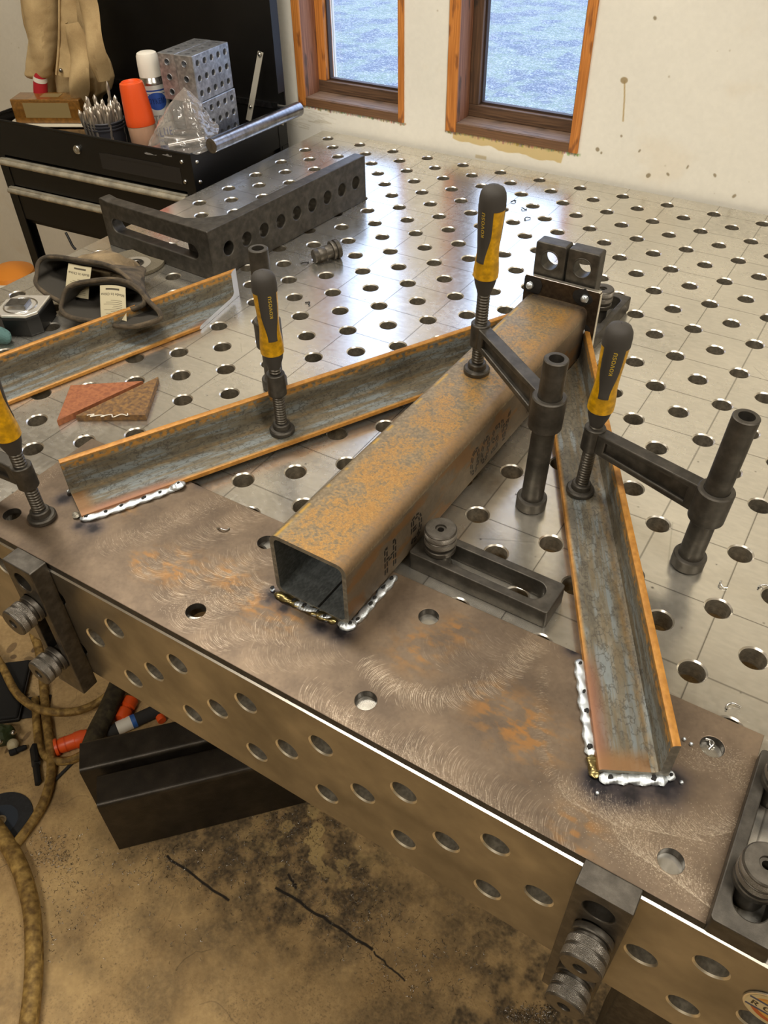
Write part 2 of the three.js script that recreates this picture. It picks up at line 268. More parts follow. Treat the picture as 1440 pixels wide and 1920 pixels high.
// outside: frosty grass with fallen leaves
const grassMap = canvasTex(1024, 1024, (c, W, H) => {
  const img = c.createImageData(W, H), d = img.data;
  for (let j = 0, o = 0; j < H; j++) for (let i = 0; i < W; i++, o += 4) { const n = fbm(i / 90, j / 90, 5, 81), f = fbm(i / 5, j / 5, 3, 83); const col = lerp3(lerp3([96, 102, 112], [122, 132, 114], sstep(0.35, 0.62, n)), [168, 168, 164], sstep(0.42, 0.7, f * 0.75 + 0.25 * fbm(i / 30, j / 18, 3, 85))); d[o] = col[0]; d[o + 1] = col[1]; d[o + 2] = col[2]; d[o + 3] = 255; }
  c.putImageData(img, 0, 0);
  for (let k = 0; k < 9000; k++) { const t = rnd(); c.strokeStyle = t < 0.4 ? 'rgba(186,190,194,0.7)' : t < 0.75 ? 'rgba(76,92,96,0.7)' : 'rgba(168,152,142,0.7)'; c.lineWidth = rr(0.8, 2.2); const x = rnd() * W, y = rnd() * H, a = rr(-0.6, 0.6), l = rr(4, 14); c.beginPath(); c.moveTo(x, y); c.lineTo(x + Math.cos(a) * l, y + Math.sin(a) * l); c.stroke(); }
});
M.grass = std(0xffffff, 0.95, 0, { map: scaled(grassMap, 1.9), bumpMap: scaled(grassMap, 1.9), bumpScale: 0.02 });
{ const g = struct('ground_outside', box2(-30000, 30000, -1250, -1000, -60000, WALL_W - 200), M.grass); g.position.copy(at(0, 0, 0)); }

// ceiling fittings (out of frame): two-tube strip lights
M.enamel = std(0xdedbd2, 0.5, 0);
M.tubeGlow = std(0xffffff, 0.5, 0, { emissive: LAMP, emissiveIntensity: 4 });
LAMPS.forEach(([u, w, L], k) => {
  const o = thing('strip_light', ['white strip light fitting on the ceiling over the back of the table', 'white strip light fitting on the ceiling beyond the free end of the table', 'white strip light fitting on the ceiling over the aisle in front of the table'][k], 'light', at(u, w, CEIL));
  part('housing', box2(-620, 620, -45, 0, -150, 150, 4), M.enamel, o);
  for (const z of [-60, 60]) { const g = new THREE.CylinderGeometry(13, 13, 1180, 16); g.rotateZ(Math.PI / 2); part('lamp_tube', T(g, 0, -62, z), M.tubeGlow, o); }
  const l = new THREE.RectAreaLight(LAMP, L, 1.2, 0.28); l.position.set(0, -0.08, 0); l.rotation.x = -Math.PI / 2; l.castShadow = true; o.add(l);
});

// ---------------------------------------------------------------- the welding table
// flat area a0..a1 by b0..b1 with a 28 mm hole wherever odd(a, b); place(a, b, depth) gives the point
function holePlate(a0, a1, b0, b1, odd, place, thick) {
  const flatP = [], flatN = [], boreP = [], boreN = [], rimP = [], rimN = [], R = 14, CH = 1.7, S = 32;
  const o = place(0, 0, 0), nA = place(1, 0, 0).sub(o), nB = place(0, 1, 0).sub(o), nD = place(0, 0, 1).sub(o), n0 = nD.clone().negate();
  let P = flatP, N = flatN; const into = (p, n) => { P = p; N = n; };
  const tri = (A, B, C, na, nb = na, nc = na) => { if (B.clone().sub(A).cross(C.clone().sub(A)).dot(na) < 0) { [B, C] = [C, B]; [nb, nc] = [nc, nb]; } for (const q of [A, B, C]) P.push(q.x, q.y, q.z); for (const q of [na, nb, nc]) N.push(q.x, q.y, q.z); };
  const quad = (A, B, C, D, na, nb, nc, nd) => { tri(A, B, C, na, nb, nc); tri(A, C, D, na, nc, nd); };
  const flat = (x0, x1, y0, y1) => quad(place(x0, y0, 0), place(x1, y0, 0), place(x1, y1, 0), place(x0, y1, 0), n0);
  const A0 = Math.ceil((a0 + 25) / 50) * 50, A1 = Math.floor((a1 - 25) / 50) * 50, B0 = Math.ceil((b0 + 25) / 50) * 50, B1 = Math.floor((b1 - 25) / 50) * 50;
  flat(a0, a1, b0, B0 - 25); flat(a0, a1, B1 + 25, b1); flat(a0, A0 - 25, B0 - 25, B1 + 25); flat(A1 + 25, a1, B0 - 25, B1 + 25);
  for (let a = A0; a <= A1; a += 50) for (let b = B0; b <= B1; b += 50) {
    if (!odd(a, b)) { flat(a - 25, a + 25, b - 25, b + 25); continue; }
    for (let k = 0; k < S; k++) {
      const q = [k, k + 1].map((m) => { const t = m / S * 2 * Math.PI, c = Math.cos(t), s = Math.sin(t), f = 25 / Math.max(Math.abs(c), Math.abs(s)); const inw = nA.clone().multiplyScalar(-c).addScaledVector(nB, -s); return { sq: place(a + c * f, b + s * f, 0), top: place(a + c * (R + CH), b + s * (R + CH), 0), low: place(a + c * R, b + s * R, CH), bot: place(a + c * R, b + s * R, thick), inw, ch: inw.clone().add(n0).normalize() }; });
      quad(q[0].sq, q[1].sq, q[1].top, q[0].top, n0);
      into(boreP, boreN); quad(q[0].low, q[1].low, q[1].bot, q[0].bot, q[0].inw, q[1].inw, q[1].inw, q[0].inw);
      into(rimP, rimN); quad(q[0].top, q[1].top, q[1].low, q[0].low, q[0].ch, q[1].ch, q[1].ch, q[0].ch); into(flatP, flatN);
    }
  }
  const mk = (p, n) => { const g = new THREE.BufferGeometry(); g.setAttribute('position', new THREE.Float32BufferAttribute(p, 3)); g.setAttribute('normal', new THREE.Float32BufferAttribute(n, 3)); g.setAttribute('uv', new THREE.Float32BufferAttribute(new Float32Array(p.length / 3 * 2), 2)); return g; };
  return [mk(flatP, flatN), mk(rimP, rimN), mk(boreP, boreN)];
}
function rebase(o, u, w, h) { const p = at(u, w, h), d = o.position.clone().sub(p); o.position.copy(p); for (const c of o.children) c.position.add(d); }
const V3 = (x, y, z) => new THREE.Vector3(x, y, z);
{
  const o = thing('welding_table', 'large perforated steel welding table with scribed grid lines', 'table', at(0, 0, 0));
  const isOdd = (a, b) => ((Math.round(a / 50) + Math.round(b / 50)) & 1) !== 0;
  const [top, rims, bores] = holePlate(TU0 + 2, TU1 - 2, 2, TW - 2.1, isOdd, (a, b, t) => V3(a, -t, b), 25);
  { const p = top.attributes.position, uv = top.attributes.uv; for (let i = 0; i < p.count; i++) uv.setXY(i, (p.getX(i) - TU0) / 2000, 1 - p.getZ(i) / 1500); }
  part('table_top', top, M.table, o, true);
  part('hole_rims', rims, M.rim, o, false).userData.kind = 'stuff'; part('hole_bores', bores, M.bore, o, false).userData.kind = 'stuff';
  const chamfer = (P) => { const g = new THREE.BufferGeometry(); const q = [P[0], P[1], P[2], P[0], P[2], P[3]].flatMap((v) => v.toArray()); g.setAttribute('position', new THREE.Float32BufferAttribute(q, 3)); g.computeVertexNormals(); g.setAttribute('uv', new THREE.Float32BufferAttribute(new Float32Array(12), 2)); return g; };
  part('top_edge', [chamfer([V3(TU0 + 2, 0, TW - 2.1), V3(TU1 - 2, 0, TW - 2.1), V3(TU1, -1.4, TW), V3(TU0, -1.4, TW)]), chamfer([V3(TU0 + 2, 0, 2), V3(TU0 + 2, 0, TW - 2), V3(TU0, -1.4, TW), V3(TU0, -1.4, 0)]), chamfer([V3(TU0 + 2, 0, 2), V3(TU1 - 2, 0, 2), V3(TU1, -1.4, 0), V3(TU0, -1.4, 0)]), chamfer([V3(TU1 - 2, 0, 2), V3(TU1 - 2, 0, TW - 2), V3(TU1, -1.4, TW), V3(TU1, -1.4, 0)])], M.rim, o);
  const side = (a0, a1, place) => { const [p, r, b] = holePlate(a0, a1, -200, -1.4, isOdd, place, 24); part('side_panel', p, M.tableSide, o); part('hole_rims', r, M.rim, o).userData.kind = 'stuff'; part('hole_bores', b, M.boreSide, o).userData.kind = 'stuff'; };
  side(TU0, TU1, (a, b, t) => V3(a, b, TW - t));
  side(TU0, TU1, (a, b, t) => V3(a, b, t));
  side(0, TW, (a, b, t) => V3(TU0 + t, b, a));
  side(0, TW, (a, b, t) => V3(TU1 - t, b, a));
  part('side_panel_inside', [box2(TU0 + 25, TU1 - 25, -200, -176, TW - 25, TW - 24.5), box2(TU0 + 1, TU1 - 1, -200.2, -199.8, TW - 25, TW - 1), box2(TU0 + 1, TU1 - 1, -200.2, -199.8, 1, 25), box2(TU0 + 1, TU0 + 25, -200.2, -199.8, 1, TW - 1), box2(TU1 - 25, TU1 - 1, -200.2, -199.8, 1, TW - 1)], M.tableSide, o);
  for (const w of [520, 980]) part('rib', box2(TU0 + 26, TU1 - 26, -200, -26, w - 10, w + 10), M.tableSide, o);
  for (const [u, w] of [[TU0 + 90, 90], [TU1 - 90, 90], [-330, 1100], [910, 1330], [TU1 - 90, TW - 90]]) { part('leg', box2(u - 45, u + 45, -820, -26, w - 45, w + 45, 4), M.toolLight, o); part('foot', cyl(40, 30, u, -850, w), M.tool, o); }
  rebase(o, 450, 750, -850);
}

// ---------------------------------------------------------------- the weldment: plate, square tube, two angle bars, end plate
const PU0 = -34, PU1 = 880, PW0 = 1297, PW1 = 1497.7, PT = 9.5, PS = 2048 / 914;
const toPlate = (px, py) => { const p = pix(px, py, PT); return [(p.x * 1000 - PU0) * PS, (p.z * 1000 - PW0) * PS]; };
const strokes = [];                                   // grinder marks: short arcs along each pass of the disc
{
  const pass = (path, n, wid, len, rad, lean, bright) => { // path in photograph pixels on the plate: evenly spaced arcs, each broken into glints
    const P = path.map(([x, y]) => toPlate(x, y)), seg = P.slice(1).map((q, i) => Math.hypot(q[0] - P[i][0], q[1] - P[i][1])), tot = seg.reduce((a, b) => a + b, 0), cnt = Math.round(tot / 3.6);
    for (let k = 0; k < cnt; k++) {
      let d = (k + rr(-0.3, 0.3)) / cnt * tot, i = 0; while (i < seg.length - 1 && d > seg[i]) { d -= seg[i]; i++; }
      const f = d / seg[i], dx = (P[i + 1][0] - P[i][0]) / seg[i], dy = (P[i + 1][1] - P[i][1]) / seg[i], a = Math.atan2(dy, dx) + lean, R = rad * 0.9, half = (wid + len * 0.6) / R, on = rr(0.3, 1);
      const mx = mix(P[i][0], P[i + 1][0], f), my = mix(P[i][1], P[i + 1][1], f), m = Math.max(4, Math.round(n / 34));
      for (let q = 0; q < m; q++) { const t = (rnd() + rnd() - 1) * half, x = mx + R * (Math.cos(a + Math.PI / 2 + t) - Math.cos(a + Math.PI / 2)), y = my + R * (Math.sin(a + Math.PI / 2 + t) - Math.sin(a + Math.PI / 2)); strokes.push({ x, y, a: a + t, len: len * rr(0.15, 0.5), rad: R, al: Math.min(1, bright * on * rr(0.2, 1.1)), w: rr(0.35, 0.85) }); }
    }
  };
  pass([[180, 1030], [250, 1010], [350, 965], [440, 925]], 340, 34, 34, 110, 1.35, 0.55);
  pass([[260, 1085], [380, 1010], [480, 960]], 420, 40, 46, 95, 1.2, 0.6);
  pass([[300, 1130], [400, 1075], [500, 1040]], 460, 46, 52, 90, 1.2, 0.7);
  pass([[330, 1180], [430, 1130], [500, 1090]], 430, 44, 50, 85, 1.25, 0.75);
  pass([[370, 1215], [470, 1180], [560, 1190]], 330, 34, 44, 80, 1.3, 0.7);
  pass([[455, 1240], [560, 1235], [640, 1225]], 260, 36, 40, 80, 1.2, 0.5);
  pass([[680, 1235], [740, 1300], [830, 1315], [930, 1280], [1010, 1205]], 520, 14, 40, 70, 1.5, 0.8);
  pass([[800, 1240], [900, 1230], [980, 1195]], 160, 40, 50, 90, 1.1, 0.45);
  pass([[560, 1300], [700, 1390], [800, 1450]], 380, 36, 44, 80, 1.0, 0.6);
  pass([[760, 1400], [880, 1480], [1000, 1560], [1080, 1600]], 560, 46, 48, 80, 0.9, 0.6);
  pass([[1020, 1250], [1010, 1350], [1025, 1440], [1070, 1500]], 320, 12, 16, 60, 1.5, 0.6);
  pass([[1050, 1480], [1150, 1530], [1300, 1560], [1390, 1540]], 1200, 44, 14, 60, 0.8, 0.85);
  pass([[1150, 1560], [1240, 1620], [1320, 1680]], 1300, 52, 12, 60, 0.7, 0.9);
  pass([[1290, 1440], [1370, 1420], [1400, 1480]], 700, 40, 12, 60, 0.9, 0.7);
  pass([[930, 1020], [1000, 1190], [1050, 1220]], 60, 30, 22, 60, 0.9, 0.4);
  pass([[20, 925], [70, 880], [120, 870]], 220, 26, 8, 40, 1.0, 0.5);
}
const sparks = [];
for (const [path, n, wid] of [[[[1050, 1490], [1180, 1540], [1300, 1575], [1395, 1540]], 2600, 60], [[[1150, 1580], [1240, 1620], [1330, 1690]], 2400, 60], [[[1290, 1420], [1380, 1420], [1400, 1500]], 900, 46], [[[320, 1150], [470, 1110]], 900, 50], [[[240, 1010], [440, 930]], 700, 34], [[[30, 930], [110, 880]], 500, 26], [[[620, 1330], [800, 1450], [1000, 1560]], 1500, 34], [[[690, 1260], [830, 1315], [1000, 1210]], 700, 24]]) {
  const P = path.map(([x, y]) => toPlate(x, y));
  for (let k = 0; k < n; k++) { const t = rnd() * (P.length - 1), i = Math.min(P.length - 2, Math.floor(t)), f = t - i, g = () => (rnd() + rnd() + rnd() - 1.5) * wid; sparks.push([mix(P[i][0], P[i + 1][0], f) + g(), mix(P[i][1], P[i + 1][1], f) + g() * 0.7, rr(0.7, 1.9), rr(0.5, 1.1), rr(0.2, 0.85)]); }
}
const arcStroke = (c, s) => { c.lineWidth = s.w; c.beginPath(); const a0 = s.a + Math.PI / 2, r = s.rad, da = s.len / r / 2; c.arc(s.x - Math.cos(a0) * r, s.y - Math.sin(a0) * r, r, a0 - da, a0 + da); c.stroke(); };
const plateMap = canvasTex(2048, 456, (c, W, H) => {
  const img = c.createImageData(W, H), d = img.data;
  const rust = [[330, 1065, 60], [430, 1080, 50], [270, 1050, 40], [930, 1325, 60], [1000, 1385, 60], [960, 1350, 50], [480, 1135, 45], [540, 1150, 50], [1080, 1560, 45], [780, 1215, 60], [860, 1180, 40], [230, 950, 40]].map(([x, y, r]) => [...toPlate(x, y), r]);
  const soot = [[512, 1118, 26], [530, 1140, 20], [640, 1185, 30], [600, 1175, 22], [120, 935, 24], [175, 990, 26], [150, 985, 18], [380, 905, 22], [1130, 1480, 36], [1240, 1480, 36], [1262, 1462, 26], [1110, 1462, 22], [1075, 1218, 18], [1180, 1490, 30]].map(([x, y, r]) => [...toPlate(x, y), r]);
  for (let j = 0, o = 0; j < H; j++) for (let i = 0; i < W; i++, o += 4) {
    const n = fbm(i / 70, j / 70, 5, 101), f = fbm(i / 7, j / 7, 3, 103);
    let col = lerp3([98, 84, 70], [134, 116, 96], clamp(n * 1.3 - 0.2 + 0.35 * (f - 0.5)));
    for (const [x, y, r] of rust) { const k = Math.exp(-((i - x) ** 2 + (j - y) ** 2) / (r * r)); if (k > 0.02) col = lerp3(col, [166, 114, 58], clamp(k * 1.3 * sstep(0.36, 0.74, fbm(i / 26 + 0.6 * fbm(i / 9, j / 9, 3, 109), j / 13, 6, 107))) * 0.58); }
    for (const [x, y, r] of soot) { const k = Math.exp(-((i - x) ** 2 + (j - y) ** 2) / (r * r)) * (0.6 + 0.8 * fbm(i / 12, j / 12, 3, 111)); if (k > 0.02) col = lerp3(col, lerp3([52, 50, 62], [26, 24, 28], clamp(k)), clamp(k * 1.1) * 0.85); }
    d[o] = col[0]; d[o + 1] = col[1]; d[o + 2] = col[2]; d[o + 3] = 255;
  }
  c.putImageData(img, 0, 0);
  for (const s of strokes) { c.strokeStyle = `rgba(232,218,196,${s.al * 0.8})`; arcStroke(c, s); }
  for (const [x, y, w, h, a] of sparks) { c.fillStyle = `rgba(240,228,206,${a})`; c.fillRect(x, y, w, h); }
  for (let k = 0; k < 1500; k++) { c.fillStyle = `rgba(40,32,26,${rr(0.15, 0.5)})`; c.fillRect(rnd() * W, rnd() * H, rr(0.6, 1.6), rr(0.6, 1.6)); }
});
const plateOrm = canvasTex(2048, 456, (c, W, H) => {
  c.fillStyle = 'rgb(255,118,150)'; c.fillRect(0, 0, W, H);
  for (const s of strokes) { c.strokeStyle = `rgba(255,92,250,${Math.min(1, s.al * 1.2)})`; arcStroke(c, s); }
  for (const [x, y, w, h, a] of sparks) { c.fillStyle = `rgba(255,80,255,${a})`; c.fillRect(x, y, w, h); }
}, false);
M.plate = std(0xffffff, 1, 1, { map: plateMap, roughnessMap: plateOrm, metalnessMap: plateOrm });
M.cut = std(0xaaa393, 0.5, 0.45, { map: scaled(mottle, 0.05) });
M.scaleDark = std(0x4a443c, 0.5, 0.5, { map: scaled(mottle, 0.06) });

const TL = 640, TWD = 100, THT = 91;                   // square tube: length, width, height
const tubeMap = canvasTex(2048, 1024, (c, W, H) => {
  const img = c.createImageData(W, H), d = img.data, PER = 362;
  for (let j = 0, o = 0; j < H; j++) for (let i = 0; i < W; i++, o += 4) {
    const x = i / W * TL, s = (1 - j / H) * PER;            // s runs up the +u side, over the top, down the other side
    const n = fbm(x / 26, s / 26, 5, 121), f = fbm(x / 2.6, s / 2.6, 4, 123), g = fbm(x / 1.1, s / 1.1, 2, 127);
    let col = lerp3([112, 98, 76], [156, 140, 112], clamp(f * 1.3 - 0.15));
    const onTop = sstep(84, 112, s) * (1 - sstep(158, 186, s));
    const rust = clamp(sstep(0.40, 0.66, n * 0.42 + f * 0.4 + g * 0.16 + 0.10 * (onTop - 0.6))) * sstep(0.05, 0.5, onTop);
    col = lerp3(col, lerp3([150, 104, 48], [194, 148, 78], g), rust * 0.8);
    const edge = sstep(84, 92, s) * (1 - sstep(100, 116, s)); col = lerp3(col, [132, 106, 78], edge * 0.7);
    if (s < 84) { col = lerp3([98, 86, 70], [136, 120, 98], clamp(n * 0.9 + f * 0.4 - 0.2)); const r2 = sstep(0.56, 0.72, fbm(x / 50 + 3, s / 18, 4, 131)); col = lerp3(col, [136, 92, 46], r2 * 0.6); }
    const yel = Math.exp(-(((s - 183) / 2.2) ** 2)) * sstep(0.45, 0.6, fbm(x / 14, 3, 3, 133)); col = lerp3(col, [196, 152, 60], yel * 0.8);
    const burn = Math.exp(-(((x - 628) / 14) ** 2)); col = lerp3(col, [40, 34, 30], burn * 0.75 * (0.4 + f));
    d[o] = col[0]; d[o + 1] = col[1]; d[o + 2] = col[2]; d[o + 3] = 255;
  }
  c.putImageData(img, 0, 0);
  // stencilled marking on the side, upside down
  c.save(); c.translate(W * 0.86, H * (1 - 44 / PER)); c.rotate(Math.PI); c.font = '150px monospace'; c.textBaseline = 'middle';
  c.strokeStyle = 'rgba(22,18,14,0.85)'; c.lineWidth = 9; c.setLineDash([22, 7]); c.strokeText('HSTM  A500', 0, 0); c.strokeText('G H', 1270, 0); c.restore();
});
M.tube = std(0xffffff, 0.52, 0.45, { map: tubeMap, bumpMap: tubeMap, bumpScale: 0.0005 });
M.tubeIn = std(0x8d9291, 0.5, 0.4, { map: scaled(mottle, 0.08) });

const barMap = (seed) => canvasTex(2048, 512, (c, W, H) => {   // perimeter of the angle section down the picture, 640 mm along it
  const img = c.createImageData(W, H), d = img.data;
  for (let j = 0, o = 0; j < H; j++) for (let i = 0; i < W; i++, o += 4) {
    const x = i / W * 760, s = (1 - j / H), n = fbm(x / 40, s * 22, 5, seed), f = fbm(x / 5, s * 60, 4, seed + 3), st = fbm(x / 60, s * 70, 4, seed + 9);
    let col = lerp3([84, 80, 70], [138, 130, 112], clamp(n * 0.8 + f * 0.6 - 0.25)); const vein = Math.abs(2 * fbm(x / 9, s * 45, 4, seed + 13) - 1); col = lerp3(col, [128, 138, 142], sstep(0.46, 0.66, fbm(x / 55, s * 26, 4, seed + 15)) * 0.75); col = lerp3(col, [58, 54, 48], (1 - sstep(0.0, 0.14, vein)) * 0.5);   // mill scale, part bluish, with veins
    col = lerp3(col, [112, 98, 74], sstep(0.48, 0.7, st) * 0.55);
    const orange = lerp3([150, 98, 34], [196, 140, 60], f);
    const band = (a, b, e) => sstep(a - e, a + e, s) * (1 - sstep(b - e, b + e, s));
    // sections: outer upright 0-.23, under side .23-.49, toe .49-.53, lying leg .53-.745, upright inside .745-.965, top edge .965-1
    let k = Math.max(band(0.47, 0.556, 0.012), band(0.962, 1.02, 0.008), band(0.925, 0.962, 0.014) * sstep(0.3, 0.6, f) * 0.9, 1 - sstep(0.02, 0.05, s));
    k = Math.max(k, band(0.735, 0.765, 0.015) * 0.4 * f);
    col = lerp3(col, orange, clamp(k) * 0.95);
    if (s > 0.53 && s < 0.75) { const heat = (1 - sstep(95, 150, x)) * (1 - sstep(0.555, 0.625, s)); col = lerp3(col, [128, 86, 64], heat * 0.85); const heat2 = (1 - sstep(8, 28, x)); col = lerp3(col, [136, 98, 60], heat2 * 0.8); }
    d[o] = col[0]; d[o + 1] = col[1]; d[o + 2] = col[2]; d[o + 3] = 255;
  }
  c.putImageData(img, 0, 0);
});
const barTexA = barMap(141), barTexB = barMap(161);
M.barA = std(0xffffff, 0.5, 0.3, { map: barTexA, bumpMap: barTexA, bumpScale: 0.0006 });
M.barB = std(0xffffff, 0.5, 0.3, { map: barTexB, bumpMap: barTexB, bumpScale: 0.0006 });
// angle section (lying leg LW wide, upright LH high, t thick) from heel point p along dir; 'across' is the way the lying leg points; endAt(x, z) -> how far the line through that point runs
function angleBar(p, dir, across, y0, LW, LH, t, endAt, startAt = () => 0) {
  const pts = [], add = (a, b) => pts.push([a, b]), r = 6;
  add(0, LH); add(0, 0); for (const k of [0.2, 0.4, 0.6, 0.8]) add(LW * k, 0); add(LW - 2.5, 0); add(LW, 2.5); add(LW, t - 4); add(LW - 1.2, t - 1.2); add(LW - 4, t);
  for (const k of [0.8, 0.6, 0.4, 0.25]) add(LW * k, t); add(t + r, t); add(t + r * 0.3, t + r * 0.3); add(t, t + r); add(t, LH * 0.6); add(t, LH - 4); add(t - 1.2, LH - 1.2); add(t - 4, LH); add(0, LH);
  const per = [0]; for (let i = 1; i < pts.length; i++) per.push(per[i - 1] + Math.hypot(pts[i][0] - pts[i - 1][0], pts[i][1] - pts[i - 1][1]));
  const tot = per.at(-1), P = [], UV = [], I = [], NS = 10;
  const pos = pts.map(([a, b]) => { const x = p[0] + across[0] * a, z = p[1] + across[1] * a; return { x, z, y: y0 + b, s: startAt(x, z), e: endAt(x, z) }; });
  pos.forEach((q, i) => { for (let k = 0; k <= NS; k++) { const l = mix(q.s, q.e, k / NS); P.push(q.x + dir[0] * l, q.y, q.z + dir[1] * l); UV.push(l / 760, per[i] / tot); } });
  for (let i = 0; i + 1 < pos.length; i++) for (let k = 0; k < NS; k++) { const a = i * (NS + 1) + k, b = a + 1, c = a + NS + 1, d = c + 1; I.push(a, b, d, a, d, c); }
  let g = new THREE.BufferGeometry(); g.setAttribute('position', new THREE.Float32BufferAttribute(P, 3)); g.setAttribute('uv', new THREE.Float32BufferAttribute(UV, 2)); g.setIndex(I); g = toCreasedNormals(g, 0.5);
  const caps = [], loop = pts.slice(0, -1).map(([a, b]) => new THREE.Vector2(a, b)), tri = THREE.ShapeUtils.triangulateShape(loop, []);
  for (const end of ['s', 'e']) { const cp = []; for (const f of tri) for (const i of f) { const q = pos[i], l = q[end] + (end === 's' ? -0.05 : 0.05); cp.push(q.x + dir[0] * l, q.y, q.z + dir[1] * l); } const cg = new THREE.BufferGeometry(); cg.setAttribute('position', new THREE.Float32BufferAttribute(cp, 3)); cg.computeVertexNormals(); caps.push(merge([cg])); }
  return [g, caps];
}
M.weld = std(0xd2d9de, 0.36, 0.85, { bumpMap: scaled(fineNoise, 0.01), bumpScale: 0.0003 });
M.weldTint = std(0x8d7f55, 0.3, 0.95);
function weldBead(pts, r, parent, mat = M.weld, slag = 4) {
  const c = new THREE.CatmullRomCurve3(pts), n = 70, L = c.getLength();
  const g = sheet(n, 12, (i, j) => { const q = c.getPointAt(i), a2 = j * 2 * Math.PI, k = Math.min(1, Math.min(i, 1 - i) * L / r * 0.9 + 0.15), R = r * 1.05 * Math.sqrt(k) * (1 + 0.03 * Math.sin(i * L * 1.9) + 0.16 * Math.sin(a2 * 3 + i * L * 0.35) + 0.5 * (fbm(i * L / 9, 3, 2, 5) - 0.5)), a = j * 2 * Math.PI, t = c.getTangentAt(i), s = V3(t.z, 0, -t.x).normalize(); return [q.x + s.x * Math.cos(a) * R, q.y + Math.sin(a) * R * 0.58, q.z + s.z * Math.cos(a) * R]; });
  const m = part('weld_bead', g, mat, parent);
  for (let k = 0; k < slag; k++) { const q = c.getPointAt((k + rr(0.3, 0.8)) / slag), b = blob(rr(1.6, 2.6), k + L, 0.5, 1); b.scale(1, 0.5, 1.4); part('slag_fleck', T(b, q.x + rr(-1, 1), q.y + r * 0.6, q.z + rr(-1, 1)), M.dark, m); }
  return m;
}
{
  const o = thing('welded_frame', 'rusty welded steel frame of plate, square tube and two splayed angle bars', 'frame', at(0, 0, 0));
  const s = new THREE.Shape(); s.moveTo(PU0, -PW1); s.lineTo(PU1, -PW1); s.lineTo(PU1, -PW0); s.lineTo(PU0, -PW0); s.closePath();
  for (const u of [-1, 308, 533.5, 841]) for (const w of [1335, 1462]) s.holes.push(holePath(u, -w, 11.2));
  let g = slab(s, PT, 0.7, 0.05, 24); g = g.toNonIndexed ? (g.index ? g.toNonIndexed() : g) : g;
  { const p = g.attributes.position, uv = new Float32Array(p.count * 2); for (let i = 0; i < p.count; i++) { uv[2 * i] = (p.getX(i) - PU0) / 914; uv[2 * i + 1] = 1 - (p.getZ(i) - PW0) / 203; } g.setAttribute('uv', new THREE.BufferAttribute(uv, 2)); }
  const split = (keep) => { const n = g.attributes.normal, idx = []; for (let i = 0; i < n.count; i += 3) if ((Math.abs(n.getY(i) + n.getY(i + 1) + n.getY(i + 2)) > 1.2) === keep) idx.push(i, i + 1, i + 2); const q = new THREE.BufferGeometry(); for (const k of ['position', 'normal', 'uv']) { const a = g.attributes[k], d = new Float32Array(idx.length * a.itemSize); idx.forEach((v, m) => { for (let c = 0; c < a.itemSize; c++) d[m * a.itemSize + c] = a.getComponent(v, c); }); q.setAttribute(k, new THREE.BufferAttribute(d, a.itemSize)); } return q; };
  const bp = part('base_plate', split(true), M.plate, o, true, 'brown steel plate with grinder swirls and drilled holes');
  part('sheared_edge', split(false), M.scaleDark, bp);
  // tube
  const prof = (w, h, r, n = 6) => { const q = []; const C = [[w / 2 - r, r, -90], [w / 2 - r, h - r, 0], [-w / 2 + r, h - r, 90], [-w / 2 + r, r, 180]]; for (const [cx, cy, a0] of C) for (let k = 0; k <= n; k++) { const a = (a0 + 90 * k / n) * D2R; q.push([cx + r * Math.cos(a), cy + r * Math.sin(a)]); } q.push([...q[0]]); return q; };
  const outer = prof(TWD, THT, 11), inner = prof(TWD - 11, THT - 11, 7).map(([x, y]) => [x, y + 5.5]);
  const wallOf = (pr) => { let per = [0]; for (let i = 1; i < pr.length; i++) per.push(per[i - 1] + Math.hypot(pr[i][0] - pr[i - 1][0], pr[i][1] - pr[i - 1][1])); const P = [], UV = [], I = []; pr.forEach(([x, y], i) => { P.push(x, y, 0, x, y, -TL); UV.push(0, per[i] / per.at(-1), 1, per[i] / per.at(-1)); }); for (let i = 0; i + 1 < pr.length; i++) { const a = 2 * i; I.push(a, a + 2, a + 1, a + 1, a + 2, a + 3); } const q = new THREE.BufferGeometry(); q.setAttribute('position', new THREE.Float32BufferAttribute(P, 3)); q.setAttribute('uv', new THREE.Float32BufferAttribute(UV, 2)); q.setIndex(I); return toCreasedNormals(q, 0.5); };
  const ring = (z) => { const P = []; for (let i = 0; i + 1 < outer.length; i++) { const a = outer[i], b = outer[i + 1], c = inner[i], d = inner[i + 1]; P.push(...a, z, ...b, z, ...d, z, ...a, z, ...d, z, ...c, z); } const q = new THREE.BufferGeometry(); q.setAttribute('position', new THREE.Float32BufferAttribute(P, 3)); q.computeVertexNormals(); return q; };
  const tu = part('square_tube', wallOf(outer), M.tube, o, true, 'rusty square steel tube with stencilled side');
  const ti = part('tube_bore', wallOf(inner), M.tubeIn, tu, true), te = part('cut_end', merge([ring(0)]), M.cut, tu);
  part('tube_seam', box2(7, 9, 5.5, 6.6, -TL, -1), M.dark, tu);
  tu.position.set(0.4172, (PT + 0.2) / 1000, 1.3915); tu.rotation.y = -0.0173;
  // angle bars
  const A = 27.5 * D2R, sn = Math.sin(A), cs = Math.cos(A), LW = 64, LH = 54, t = 8;
